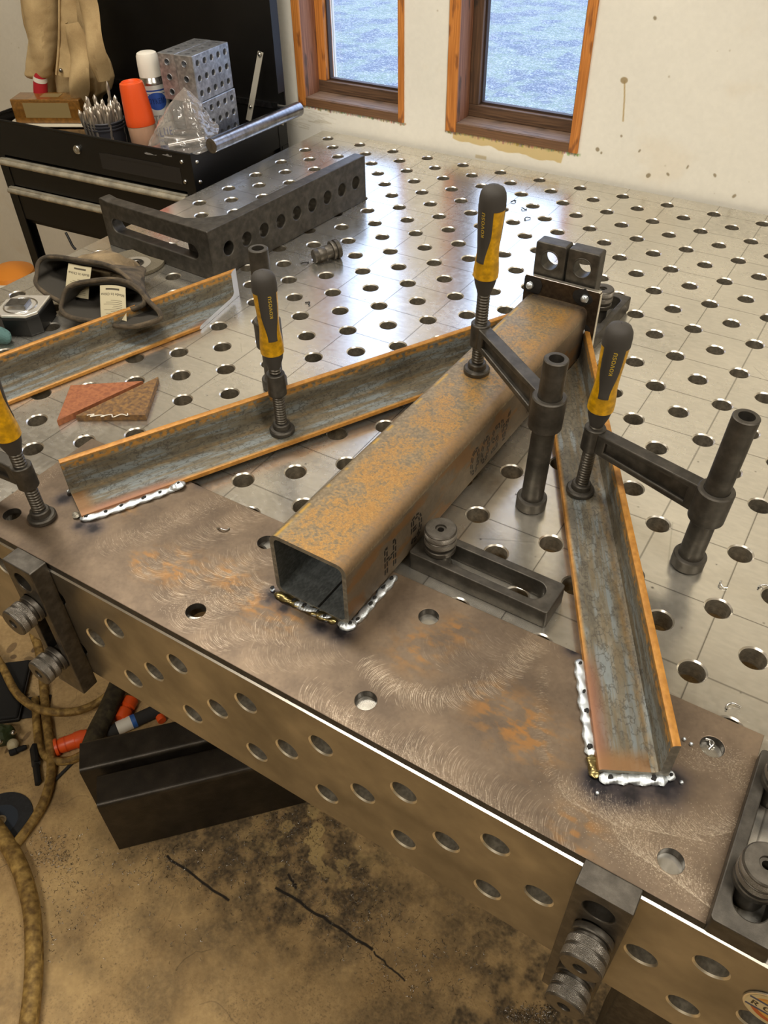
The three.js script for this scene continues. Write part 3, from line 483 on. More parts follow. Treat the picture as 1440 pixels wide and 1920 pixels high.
  const side = (sgn) => { // sgn +1: bar on the +u side
    const heel = sgn > 0 ? [815, 1389] : [30, 1394], dir = [-sgn * sn, -cs], across = [-sgn * cs, sn];
    const tubeSide = (z) => 0.4172 * 1000 + (1391.5 - z) * 0.0173 + sgn * 50.5;
    const endAt = (x, z) => { let l = 0; for (let k = 0; k < 60; k++) { const zz = z + dir[1] * l, target = tubeSide(zz); const l2 = (target - x) / dir[0]; l = l2; } return Math.min(l, (z - 759) / cs); };
    const [b, caps] = angleBar(heel, dir, across, PT + 0.3, LW, LH, t, endAt);
    const m = part('angle_bar', b, sgn > 0 ? M.barA : M.barB, o, true, sgn > 0 ? 'rusty angle bar with orange top edge' : 'rusty angle bar with grey inner face');
    for (const cp of caps) part('cut_end', cp, M.cut, m);
    // welds: across the end of the lying leg and along its toe
    const Y = PT + 2.5, q = (along, ac, dy = 0) => V3(heel[0] + dir[0] * along + across[0] * ac, Y + dy, heel[1] + dir[1] * along + across[1] * ac);
    if (sgn > 0) { weldBead([q(-3, 1), q(-4, 20), q(-5, 44), q(-5, LW - 1)], 5.2, o, M.weld, 2); weldBead([q(-6, LW + 1), q(6, LW + 3), q(18, LW + 3)], 4.6, o, M.weldTint, 0); weldBead([q(16, LW + 3), q(50, LW + 3.5), q(88, LW + 3.5), q(128, LW + 3)], 5, o, M.weld, 4); weldBead([q(-3, 1), q(0, -2, 1), q(4, -3, 3)], 5, o, M.weld, 1); }
    else { weldBead([q(-3, LW - 2), q(20, LW + 3), q(70, LW + 3.5), q(112, LW + 3), q(128, LW + 3)], 5.4, o, M.weld, 6); weldBead([q(112, LW + 3, 1.5), q(122, LW + 3, 2), q(134, LW + 2, 2)], 6.2, o, M.weld, 1); weldBead([q(-3, -1), q(-1, 2, 2), q(2, 4, 1)], 4, o, M.weld, 0); weldBead([q(-4, LW - 6), q(-5, LW - 12, -1), q(-6, LW - 20, -1)], 4, o, M.cut, 0); }
  };
  side(1); side(-1);
  // tube welds
  const y = PT + 2.2;
  weldBead([V3(369, y, 1397), V3(395, y, 1396.5), V3(430, y, 1396), V3(452, y, 1395.5)], 5, o, M.weldTint, 2);
  weldBead([V3(395, y + 0.4, 1396.4), V3(425, y + 0.4, 1396), V3(446, y + 0.4, 1395.6)], 5, o, M.weld, 2);
  weldBead([V3(455, y, 1396), V3(466, y, 1394), V3(470, y, 1384)], 5.4, o, M.weld, 1);
  weldBead([V3(470, y, 1386), V3(471, y, 1350), V3(472, y, 1303)], 4.6, o, M.weld, 5);
  weldBead([V3(364, y, 1396), V3(362.5, y, 1392)], 4.6, o, M.weld, 1);
  // end plate with tacks
  const ep = slab(rrect(-61, 61, 0, 121, 5), 9, 0.8); ep.rotateX(Math.PI / 2); T(ep, 0, 0, -9);
  const e = part('end_plate', ep, std(0x57493a, 0.42, 0.7, { map: scaled(mottle, 0.06) }), o, false, 'dark scale-covered square end plate with bright edges');
  e.position.set(0.432, 0.007, 0.757); e.rotation.y = -0.0173;
  part('bright_edge', [box2(-60, 60, 119.6, 121.2, -8.5, -0.5, 0.5), box2(59.4, 61.2, 2, 118, -8.5, -0.5, 0.5)], M.rim, e);
  for (const [u, h] of [[382, 116], [471, 117], [474, 64]]) { const b = blob(6, u, 0.3, 2); b.scale(1, 1, 0.8); part('tack_weld', T(b, u, h - 14, 760), M.weld, o).position.y = 0.012; const k = blob(1, u + 3, 0.5, 3); k.scale(15, 13, 0.9); part('soot_crust', T(k, u + (u < 400 ? 4 : -2), h - 2, 757.6), std(0x161310, 0.75, 0.1), o); }
  rebase(o, 423, 1400, 0);
}

// ---------------------------------------------------------------- clamps
function threadRod(r, y0, y1, pitch = 4) { const n = Math.ceil((y1 - y0) / pitch * 6), g = sheet(20, n, (i, j) => { const y = mix(y0, y1, j), ph = ((y / pitch + i) % 1 + 1) % 1, R = r - 1.3 + 1.3 * (ph < 0.5 ? sstep(0.08, 0.3, ph) : 1 - sstep(0.6, 0.85, ph)); return [Math.cos(i * 6.28318) * R, y, -Math.sin(i * 6.28318) * R]; }, true); return g; }
const gripText = canvasTex(256, 512, (c, W, H) => {
  c.fillStyle = '#3a3631'; c.fillRect(0, 0, W, H);
  c.save(); c.translate(W * 0.56, H * 0.30); c.rotate(-Math.PI / 2); c.font = 'bold 62px sans-serif'; c.textAlign = 'center'; c.textBaseline = 'middle'; c.fillStyle = '#b99c2c'; c.scale(0.95, 0.9); c.fillText('KOVOSU', 0, 0); c.restore();
});
M.gripPanel = std(0xffffff, 0.7, 0, { map: gripText });
const GRIP = [[8.5, 0], [9.5, 4], [12.5, 13], [14.2, 22], [15.2, 23], [15.4, 30], [14.6, 40], [13.2, 52], [13, 62], [13.6, 76], [14.6, 92], [15.3, 108], [15.2, 118], [14.2, 125], [11.5, 130], [6, 133], [0, 134]];
const gripR = (y) => { for (let i = 1; i < GRIP.length; i++) if (y <= GRIP[i][1]) { const [r0, y0] = GRIP[i - 1], [r1, y1] = GRIP[i]; return mix(r0, r1, (y - y0) / (y1 - y0)); } return 0; };
function handle(parent, x, y0, spin) {
  const h = new THREE.Group(); h.name = 'handle'; parent.add(h); h.position.set(x / 1000, y0 / 1000, 0); h.rotation.y = spin; h.userData.label = 'yellow and dark grey grip handle with lettering';
  part('yellow_core', lathe(GRIP.filter(([, y]) => y >= 22 && y <= 116), 36), M.yellow, h);
  part('lower_ferrule', lathe([[0, 0], ...GRIP.filter(([, y]) => y <= 22), [15, 23.5], [12, 24]], 36), M.rubberGrip, h);
  part('end_cap', lathe([[15.2, 110], ...GRIP.filter(([, y]) => y >= 108).map(([r, y]) => [r + 0.5, y])], 36), M.rubberGrip, h);
  for (const s of [0, 1]) part('grip_panel', sheet(16, 40, (i, j) => { const y = mix(44, 112, j), half = mix(0.5, 1.0, sstep(0, 0.55, j)) * 0.88, a = (i - 0.5) * 2 * half + s * Math.PI, edge = Math.min(i, 1 - i, j + 0.02) * 18, R = gripR(y) + 0.75 * clamp(edge); return [Math.sin(a) * R, y, Math.cos(a) * R]; }), M.gripPanel, h, true);
  return h;
}
function clamp_(label, base, foot, c) {             // base: hole the post stands in; foot: where the pressure foot bears
  const du = foot[0] - base[0], dw = foot[1] - base[1], L0 = Math.hypot(du, dw), turn = Math.atan2(-dw, du), k = c.tilt * D2R;
  const o = thing('screw_clamp', label, 'clamp', at(base[0], base[1], 0), turn, 'screw clamps');
  const body = new THREE.Group();
  const L = L0 * Math.cos(k) + c.footH * Math.sin(k), fy = -L0 * Math.sin(k) + c.footH * Math.cos(k);
  o.rotation.set(0, turn, k, 'YXZ');
  const add = (n, g, m) => part(n, g, m, o);
  add('post', lathe([[13.8, -24], [13.8, c.top - 1], [12.8, c.top], [8.5, c.top], [8.2, c.top - 1.5], [8.2, c.top - 60], [0, c.top - 60]], 40), M.tool);
  add('base_collar', lathe([[14, 1.2], [18.2, 1.2], [19.2, 2.4], [19.2, 16], [18.2, 17.4], [14, 17.4]], 40), M.tool);
  const a0 = c.arm, a1 = c.arm + 36;
  add('sleeve', lathe([[14, a0 - 4], [18.6, a0 - 4], [20, a0 - 2.5], [20, a1 + 2], [18.6, a1 + 3.5], [14.2, a1 + 3.5]], 40), M.tool);
  const s = new THREE.Shape(); s.moveTo(16, a0 + 1); s.lineTo(L - 10, a0 + 6); s.lineTo(L - 10, a1 - 3); s.lineTo(16, a1 + 1); s.closePath();
  const hl = new THREE.Path(); hl.moveTo(27, a0 + 8); hl.lineTo(27, a1 - 6); hl.lineTo(L - 21, a1 - 9); hl.lineTo(L - 21, a0 + 12); hl.closePath();
  const web = new THREE.Shape(s.getPoints()); s.holes.push(hl);
  const g1 = new THREE.ExtrudeGeometry(s, { depth: 14, bevelEnabled: true, bevelSize: 1.6, bevelThickness: 1.6, bevelOffset: -1, bevelSegments: 2 }); g1.translate(0, 0, -7);
  const g2 = new THREE.ExtrudeGeometry(web, { depth: 7, bevelEnabled: false }); g2.translate(0, 0, -3.5);
  add('arm', [g1, g2], M.tool);
  add('spindle_boss', T(lathe([[7, a0 + 3], [11.6, a0 + 3], [12.6, a0 + 4.2], [12.6, a1 - 1.2], [11.6, a1], [7, a1]], 32), L, 0, 0), M.tool);
  add('spindle', T(threadRod(8.2, fy + 14, c.grip + 4), L, 0, 0), M.thread);
  add('pressure_foot', T(lathe([[0, fy + 0.2], [16.5, fy + 0.2], [17.6, fy + 1.5], [17.6, fy + 5.5], [16, fy + 7.5], [12.4, fy + 8], [12, fy + 14.5], [10.8, fy + 16], [7, fy + 16], [6.5, fy + 19]], 36), L, 0, 0), M.tool);
  handle(o, L, c.grip, c.spin);
  return o;
}
clamp_('screw clamp pressing on the rusty square tube', [550, 1100], [414, 999], { tilt: 2.3, top: 222, arm: 133, footH: PT + THT + 0.5, grip: 211, spin: 0.35 });
clamp_('screw clamp with its foot on the orange-edged angle bar', [750, 1100], [599, 1063], { tilt: 2.3, top: 217, arm: 80, footH: PT + 8.8, grip: 120, spin: 0.5 });
clamp_('screw clamp with its foot on the grey-faced angle bar, post behind it', [100, 1050], [196, 1155], { tilt: 0.6, top: 222, arm: 76, footH: PT + 8.8, grip: 121, spin: 1.75 });
clamp_('screw clamp pressing straight on the brown base plate', [-100, 1450], [40, 1447], { tilt: 1, top: 222, arm: 58, footH: PT + 0.4, grip: 113, spin: -0.25 });

// ---------------------------------------------------------------- bolts, stops and squares
function boltGeo(shank = 45) {
  return { head: lathe([[13.5, 0.2], [17.8, 0.2], [18.6, 1.2], [18.6, 6.4], [17.8, 7.4], [15, 7.6], [15, 11], [18, 11.4], [18.6, 12.2], [18.6, 20.4], [18, 21], [18, 21.8], [18.6, 22.4], [18.6, 31.6], [17.4, 33], [6.6, 33], [6.2, 32.4], [6.2, 30.4], [3.8, 30.4], [3.8, 20], [0, 20]], 44), ring: lathe([[18.7, 13.2], [18.95, 13.4], [18.95, 19.6], [18.7, 19.8]], 44), ring2: lathe([[18.7, 23.2], [18.95, 23.4], [18.95, 30.4], [18.7, 30.8]], 44), shank: lathe([[0, -shank], [11.5, -shank], [13.4, -shank + 2], [13.4, 0.4]], 32) };
}
function bolt(label, pos, { up = true, shank = 45, rot = 0 } = {}) {
  const o = thing('clamping_bolt', label, 'bolt', pos, 0, 'clamping bolts'), b = boltGeo(shank);
  part('head', b.head, M.toolLight, o); part('knurled_band', b.ring, M.knurl, o); part('knurled_band', b.ring2, M.knurl, o); part('shank', b.shank, M.tool, o);
  if (!up) o.rotation.x = Math.PI / 2;
  return o;
}
// slotted stop lying flat: long axis along x from 0 to 175
function slotStop(label, pos, turn) {
  const s = rrect(0, 175, -25, 25, 4); s.holes.push(slotPath(28, 147, 0, 14));
  const o = single('slotted_stop', label, 'stop', slab(s, 25, 1.2), M.tool, pos, turn, 'slotted stops'); return o;
}
slotStop('dark slotted steel stop butting against the square tube', at(472, 1249, 0), -0.02);
bolt('clamping bolt holding the stop against the square tube', at(500, 1250, 25.1));
slotStop('dark slotted steel stop butting against the end of the brown base plate', at(904.5, 1499, 0), Math.PI / 2);
bolt('clamping bolt in the near end of the stop at the end of the base plate', at(903, 1452, 25.1));
bolt('clamping bolt in the far end of the stop at the end of the base plate', at(903, 1352, 25.1));

// flat stops hung on the front side panel
[[84.5, 'flat steel stop bolted upright on the table side nearest the hoses', 'table side stop nearest the hoses'], [804, 'flat steel stop bolted upright on the table side near the round badge', 'table side stop near the round badge']].forEach(([u, label, which]) => {
  const s = rrect(-25, 25, -237, 0, 1.5); s.holes.push(holePath(0, -27, 14)); s.holes.push((() => { const p = new THREE.Path(); p.absarc(0, -64, 13.9, 0, Math.PI, false); p.lineTo(-13.9, -172); p.absarc(0, -172, 13.9, Math.PI, Math.PI * 2, false); p.closePath(); return p; })());
  const g = new THREE.ExtrudeGeometry(s, { depth: 21.6, bevelEnabled: true, bevelThickness: 1.2, bevelSize: 1.2, bevelOffset: -1.2, bevelSegments: 2, curveSegments: 20 }); g.translate(0, 0, 1.2);
  single('flat_stop', label, 'stop', g, M.toolLight, at(u, 1500.1, 15), 0, 'flat stops on the table side');
  bolt(`upper knurled bolt of the ${which}`, at(u + 3, 1524.2, -53), { up: false });
  bolt(`lower knurled bolt of the ${which}`, at(u + 3, 1524.2, -153), { up: false });
});

// two stop squares behind the end plate
[[403, 'dark steel stop square behind the end plate, the one without a bolt in view'], [454.5, 'dark steel stop square behind the end plate with a bolt in its lying leg']].forEach(([u, label]) => {
  const o = thing('stop_square', label, 'stop', at(u, 745, 0), -0.03, 'stop squares behind the end plate');
  const s = rrect(-24.5, 24.5, 0, 178, 3.5); s.holes.push(holePath(0, 152, 14));
  const g = new THREE.ExtrudeGeometry(s, { depth: 21, bevelEnabled: true, bevelThickness: 2, bevelSize: 2, bevelOffset: -2, bevelSegments: 3, curveSegments: 20 }); g.translate(0, 0, -23.5);
  part('upright', [g, T(new THREE.TorusGeometry(14.8, 1.4, 8, 32), 0, 152, -1.2)], M.tool, o);
  const f = rrect(-24.5, 24.5, 20, 205, 3); f.holes.push((() => { const p = new THREE.Path(); p.absarc(0, 58, 13.9, Math.PI, 0, false); p.lineTo(13.9, 178); p.absarc(0, 178, 13.9, 0, Math.PI, false); p.closePath(); return p; })());
  part('lying_leg', slab(f, 24, 1.5), M.tool, o);
});
bolt('clamping bolt in the lying leg of the stop square behind the end plate', at(450, 600, 24.1));

// big cast clamping angle with two walls standing on the table
{
  const o = thing('clamping_angle', 'large dark cast clamping angle with a row of holes and a slotted end wall', 'clamping angle', at(-215, 827, 0), 0);
  const turn = Math.atan2(30, 477) ; o.rotation.y = -turn;
  const ext = (s, d) => { const g = new THREE.ExtrudeGeometry(s, { depth: d - 4, bevelEnabled: true, bevelThickness: 2, bevelSize: 2, bevelOffset: -2, bevelSegments: 3, curveSegments: 20 }); g.translate(0, 0, 2); return g; };
  // long wall: runs away along -z from the corner, outer face at x = 0
  const s = rrect(0, 478, 0.2, 96, 3); for (let k = 0; k < 9; k++) s.holes.push(holePath(48 + 49.3 * k, 48, 13.2));
  const g = ext(s, 27); g.rotateY(Math.PI / 2); T(g, -27, 0, 0);
  part('long_wall', g, M.tool, o);
  // end wall: along -x, outer face at z = 0
  const e = new THREE.Shape(); e.moveTo(-27, 0.2); e.lineTo(-300, 0.2); e.lineTo(-300, 92); e.quadraticCurveTo(-299, 96, -292, 95); e.lineTo(-275, 92); e.lineTo(-27, 96); e.closePath(); e.holes.push(slotPath(-262, -50, 47, 14));
  const g2 = ext(e, 26); T(g2, 2, 0, -26);
  part('end_wall', g2, M.tool, o);
  const c = new THREE.Shape(); c.moveTo(0, 0); c.lineTo(-60, 0); c.quadraticCurveTo(-22, 22, 0, 60); c.closePath();
  const g3 = new THREE.ExtrudeGeometry(c, { depth: 94, bevelEnabled: false }); g3.rotateX(-Math.PI / 2); part('corner_fillet', T(g3, -25, 0.5, -24), M.tool, o);
}

// loose bolt lying on the table
{
  const a = pix(588, 483, 12), b = pix(640, 467, 15), d = b.clone().sub(a).setY(0).normalize();
  const o = thing('clamping_bolt', 'loose clamping bolt lying on its side on the bare table top', 'bolt', at(0, 0, 0), 0, 'clamping bolts');
  part('shank', lathe([[0, 0], [11.6, 0], [13, 2], [13, 9], [12.5, 10], [13, 11], [13, 24], [12.5, 25], [13, 26], [13, 38]], 36), M.toolLight, o);
  part('head', lathe([[13, 38], [17.4, 38.4], [18, 39.5], [18, 43], [15.4, 44], [15.4, 46], [18.4, 47], [18.4, 54], [17.6, 55], [0, 55]], 40), M.toolLight, o);
  o.position.copy(a); o.position.y = TOP + 0.0135; o.quaternion.setFromUnitVectors(V3(0, 1, 0), d.clone().setY(0.09).normalize());
}

// round enamel badge on the side panel
{
  const tex = canvasTex(256, 256, (c, W) => {
    c.fillStyle = '#c9b98e'; c.fillRect(0, 0, W, W); c.fillStyle = '#c98b3a'; c.beginPath(); c.arc(128, 128, 104, 0, 7); c.fill(); c.fillStyle = '#b5551f'; c.beginPath(); c.arc(128, 128, 104, 0.2, 2.9); c.fill(); c.fillStyle = '#cfa34e'; c.beginPath(); c.arc(128, 120, 84, 0, 7); c.fill();
    c.fillStyle = '#3c4566'; c.fillRect(10, 82, 236, 92); c.fillStyle = '#cdbf98'; c.fillRect(6, 98, 244, 60); c.fillStyle = '#2c2115'; c.font = 'bold 56px sans-serif'; c.textBaseline = 'middle'; c.fillText('R O', 22, 130);
  });
  const o = thing('round_badge', 'round blue and orange enamel badge stuck on the table side', 'badge', at(956, 1500.2, -61));
  const g = lathe([[0, 0], [26, 0], [26.5, 0.6], [26, 1.6], [24.5, 2], [0, 2]], 48); g.rotateX(Math.PI / 2); part('rim', g, M.rim, o);
  const f = new THREE.CircleGeometry(24.6, 48); part('face', T(f, 0, 0, 2.15), std(0xffffff, 0.35, 0.2, { map: tex }), o, true);
}

// ---------------------------------------------------------------- loose pieces on the table
{ // spare angle bar with a mitred end
  const dir = [-0.293, 0.956], across = [0.956, 0.293], heel = [-141, 845];
  const o = thing('spare_angle_bar', 'loose rusty angle bar with a bright mitred end lying under the gloves', 'angle bar', at(0, 0, 0));
  const start = (x, z) => ((x - heel[0]) * across[0] + (z - heel[1]) * across[1]) * 1.95;
  const [g, caps] = angleBar(heel, dir, across, 0.3, 62, 52, 7.5, () => 700, start);
  const m = part('bar', g, M.barB, o, true); part('mitred_end', caps[0], std(0xd3d5da, 0.45, 0.8), m, false, 'bright freshly sawn mitre'); part('cut_end', caps[1], M.cut, m);
  rebase(o, -200, 1050, 0);
}
{ // two triangular gussets
  const rustT = (a, b, seed) => std(0xffffff, 0.7, 0.2, { map: scaled(dataTex(256, 256, (i, j) => lerp3(a, b, clamp(fbm(i / 8, j / 8, 4, seed) * 1.4 - 0.2)), true), 0.12) });
  const tri = (P, label, mat, g, h) => { const s = new THREE.Shape(); s.moveTo(P[0][0], -P[0][1]); s.lineTo(P[1][0], -P[1][1]); s.lineTo(P[2][0], -P[2][1]); s.closePath(); const o = thing('gusset_plate', label, 'gusset', at(0, 0, 0), 0, 'triangular gussets'); part('plate', slab(s, 10, 0.6, 0.1), mat, o); rebase(o, (P[0][0] + P[1][0] + P[2][0]) / 3, (P[0][1] + P[1][1] + P[2][1]) / 3, 0); return o; };
  tri([[-110, 1294], [-165, 1219], [-77, 1153]], 'rust-red triangular steel gusset', rustT([132, 78, 50], [168, 106, 66], 171));
  const b = tri([[-96, 1271], [-9, 1217], [-65, 1132]], 'brown triangular steel gusset with a chalk scrawl, beside the rust-red one', rustT([88, 66, 48], [150, 112, 60], 173));
  const c = [[-82, 1262], [-74, 1254], [-76, 1262], [-66, 1252], [-58, 1250], [-62, 1254], [-52, 1242], [-46, 1246], [-40, 1234], [-30, 1232], [-34, 1228]].map(([u, w]) => V3(u - (-96 - 9 - 65) / 3, 10.2, w - (1271 + 1217 + 1132) / 3));
  part('chalk_mark', tube(c, 0.8, 40, 5), M.white, b);
}
{ // grinding disc under the glove
  const o = thing('flap_disc', 'worn grey flap disc lying flat beside the gloves', 'disc', at(-398, 850, 0.3));
  const sandT = dataTex(256, 256, (i, j) => { const v = fbm(i / 2.5, j / 2.5, 3, 181); return lerp3([70, 64, 54], [140, 130, 106], v); });
  part('abrasive', lathe([[11, 2], [30, 2.5], [34, 5], [57, 7], [57.5, 3], [56, 0], [11, 0]], 48), std(0xffffff, 0.8, 0, { map: scaled(sandT, 0.05), bumpMap: scaled(sandT, 0.05), bumpScale: 0.001 }), o);
  part('hub_ring', lathe([[8, 1], [8, 4], [10, 5], [16, 5], [17, 3.2], [17, 1]], 32), M.bright, o);
  part('hub_label', lathe([[17.5, 3.4], [30, 3.2]], 40), std(0x8f887a, 0.7), o);
}
{ // tape measure
  const c = pix(45, 592, 20), o = thing('tape_measure', 'chrome tape measure with belt clip lying flat', 'tape measure', at(0, 0, 0)); o.position.set(c.x, TOP, c.z); o.rotation.y = 0.5;
  const s = new THREE.Shape(); [[-36, -22], [-20, -36], [22, -36], [38, -20], [38, 40], [-18, 40], [-36, 22]].forEach(([x, y], i) => (i ? s.lineTo(x, y) : s.moveTo(x, y))); s.closePath();
  part('case', slab(s, 34, 3, 0.1), M.black, o); const s2 = new THREE.Shape(s.getPoints().map((p) => p.clone().multiplyScalar(0.97))); part('chrome_cover', slab(s2, 5, 1.5, 34), std(0xf0ece4, 0.3, 0.75), o);
  part('cover_ring', T(new THREE.TorusGeometry(27, 1.6, 8, 48).rotateX(Math.PI / 2), 0, 39, 0), M.bright, o);
  part('belt_clip', [box(34, 1.6, 26, -2, 46, 2, 0.7), box(1.6, 7, 26, 15, 42.5, 2, 0.7)], M.steel, o);
}
single('foam_earplug', 'small teal foam lump at the rim of the tape measure', 'earplug', (() => { const g = blob(17, 5, 0.2, 3); g.scale(1.3, 0.8, 0.8); return T(g, 0, 13, 0); })(), std(0x4c6b68, 0.9), (() => { const p = pix(2, 632, 10); p.y = TOP; return p; })());

// gloves: gauntlet cuffs lying open
const suede = dataTex(512, 512, (i, j) => { const n = fbm(i / 30, j / 30, 5, 191), f = fbm(i / 2, j / 2, 2, 193); return lerp3([44, 38, 30], [104, 90, 70], clamp(n * 1.5 - 0.4 + 0.25 * f)); });
const suedeTan = dataTex(512, 512, (i, j) => { const n = fbm(i / 40, j / 40, 5, 197), f = fbm(i / 2, j / 2, 2, 199); return lerp3([92, 78, 58], [150, 130, 98], clamp(n * 1.5 - 0.35 + 0.2 * f)); });
M.suede = std(0xffffff, 0.95, 0, { map: scaled(suede, 0.3), bumpMap: scaled(suede, 0.06), bumpScale: 0.001 }); M.suedeTan = std(0xffffff, 0.95, 0, { map: scaled(suedeTan, 0.3), bumpMap: scaled(suedeTan, 0.06), bumpScale: 0.001 });
M.lining = std(0x38342d, 0.98, 0);
const tagTex = canvasTex(128, 192, (c, W, H) => { c.fillStyle = '#b3a98b'; c.fillRect(0, 0, W, H); c.fillStyle = '#4a4334'; for (let k = 0; k < 9; k++) c.fillRect(18, 20 + k * 11, 40 + rnd() * 50, 2.2); c.font = 'bold 20px sans-serif'; c.fillText('Made in China', 6, 150, 116); c.fillRect(30, 166, 66, 10); });
M.tag = std(0xffffff, 0.8, 0, { map: tagTex });
function glove(label, L, R, hh, D, len, seed, tag, hand) {
  const o = thing('work_glove', label, 'glove', at(0, 0, 0), 0, 'pair of gauntlet gloves'), O = at(0, 0, 0);
  const l = mm(L, O), r = mm(R, O), c = l.clone().add(r).multiplyScalar(0.5), A = r.clone().sub(l).multiplyScalar(0.5), B = V3(0, hh * 0.62, 0).add(V3(D.x, 0, D.z).multiplyScalar(hh * 0.85));
  const P = (th, t, k) => { const w = 1 + 0.05 * Math.sin(th * 3 + seed) + 0.05 * Math.sin(th * 5 + seed * 2 + t * 3), sag = th > Math.PI ? 0.72 : 1, wob = 6 * Math.sin(th * 2 + seed); const q = c.clone().addScaledVector(A, Math.cos(th) * w * mix(1, 0.62, t) * k).addScaledVector(B, Math.sin(th) * w * sag * mix(1, 0.34, Math.sqrt(t)) * k).addScaledVector(D, t * len); q.y = Math.max(4 + (1 - k) * 20, q.y + wob * (1 - t) * 0.6 - t * 22); return q; };
  part('cuff', sheet(64, 24, (i, j) => P(i * 6.28318, j, 1).toArray(), true), M.suede, o);
  part('cuff_lining', sheet(64, 24, (i, j) => P(i * 6.28318, j * 0.92, 0.93).toArray(), true), M.lining, o);
  const loop = []; for (let k = 0; k < 40; k++) loop.push(P(k / 40 * 6.28318, 0, 0.975)); part('cuff_hem', tube(loop, 4.2, 120, 10, true), M.suede, o);
  const [a0, w0, tl] = tag; part('care_tag', sheet(10, 10, (i, j) => { const q = P(a0 + (i - 0.5) * w0, 0.05 + 0.0 * j, 0.9); q.addScaledVector(B, -j * tl); q.addScaledVector(D, -2 - 3 * Math.sin(j * 3)); return q.toArray(); }), M.tag, o, true);
  if (hand) for (const h of hand) { const g = blob(1, seed + h[0], 0.3, 4); g.scale(h[3], h[4], h[5]); const p = mm(pix(h[0], h[1], h[2]), O); part('hand', T(g.rotateY(h[6] ?? 0), p.x, p.y, p.z), M.suedeTan, o); }
  rebase(o, c.x, c.z, 0); return o;
}
glove('dark gauntlet glove with open cuff, the one resting against the flap disc', pix(60, 516, 44), pix(266, 566, 60), 54, V3(-0.5, -0.05, -0.86).normalize(), 150, 1, [1.75, 0.5, 1.05], [[195, 505, 34, 62, 26, 42, 0.5], [232, 508, 30, 30, 22, 30, 0.2]]);
glove('dark gauntlet glove with open cuff lying across the spare angle bar', pix(112, 566, 44), pix(302, 588, 56), 46, V3(-0.62, -0.05, -0.78).normalize(), 110, 4, [1.5, 0.55, 1.25]);

// a few swarf chips on the table and plate
[[965, 375, 0], [988, 392, 0], [985, 412, 0], [572, 567, 0], [578, 491, 0], [1364, 1102, 0], [1362, 1330, 0], [1323, 1385, PT], [430, 990, PT], [1340, 1402, 0], [1422, 1102, 0]].forEach(([x, y, h], k) => {
  const p = pix(x, y, h + 1.5), a = k * 1.7, pts = [0, 1, 2, 3].map((i) => V3(Math.cos(a + i * 0.6) * i * 4.5, i === 2 ? 2.2 : 0, Math.sin(a + i * 0.5) * i * 4.5));
  single('swarf_curl', h ? 'small dark swarf curl lying on the brown base plate' : 'small curled steel swarf chip lying on the table top', 'swarf', tube(pts, 1.1, 14, 6), k > 4 ? M.bright : M.dark, p, 0, h ? 'swarf on the base plate' : 'swarf on the table top');
});
// weld spatter beads on the plate
[[1283, 1386], [1296, 1395], [1120, 1487], [1278, 1467]].forEach(([x, y]) => single('spatter_bead', 'tiny round weld spatter bead on the brown base plate', 'spatter', new THREE.SphereGeometry(2, 12, 8), M.weld, pix(x, y, PT + 1.5), 0, 'weld spatter on the base plate'));

// ---------------------------------------------------------------- tool cart
const CT = 4.17 * D2R, CO = [-605, 450];
const cartAt = (x, z, h) => at(CO[0] + x * Math.cos(CT) + z * Math.sin(CT), CO[1] - x * Math.sin(CT) + z * Math.cos(CT), h);
function cpx(px, py, zl) { // cart coordinates (mm) of a photo pixel on the upright plane zl behind the cart's front
  const d = FWD.clone().addScaledVector(RIGHT, (px - 720) / FOCAL).addScaledVector(UP, -(py - 960) / FOCAL), n = V3(Math.sin(CT), 0, Math.cos(CT)), p0 = cartAt(0, zl, 0);
  const q = EYE.clone().addScaledVector(d, p0.clone().sub(EYE).dot(n) / d.dot(n)).sub(cartAt(0, 0, 0)).multiplyScalar(1000);
  return V3(q.x * Math.cos(CT) - q.z * Math.sin(CT), q.y, zl);
}
M.alu = std(0xdcd3bd, 0.38, 0.4, { map: scaled(mottle, 0.2) });
M.gaffer = std(0x232120, 0.5, 0);
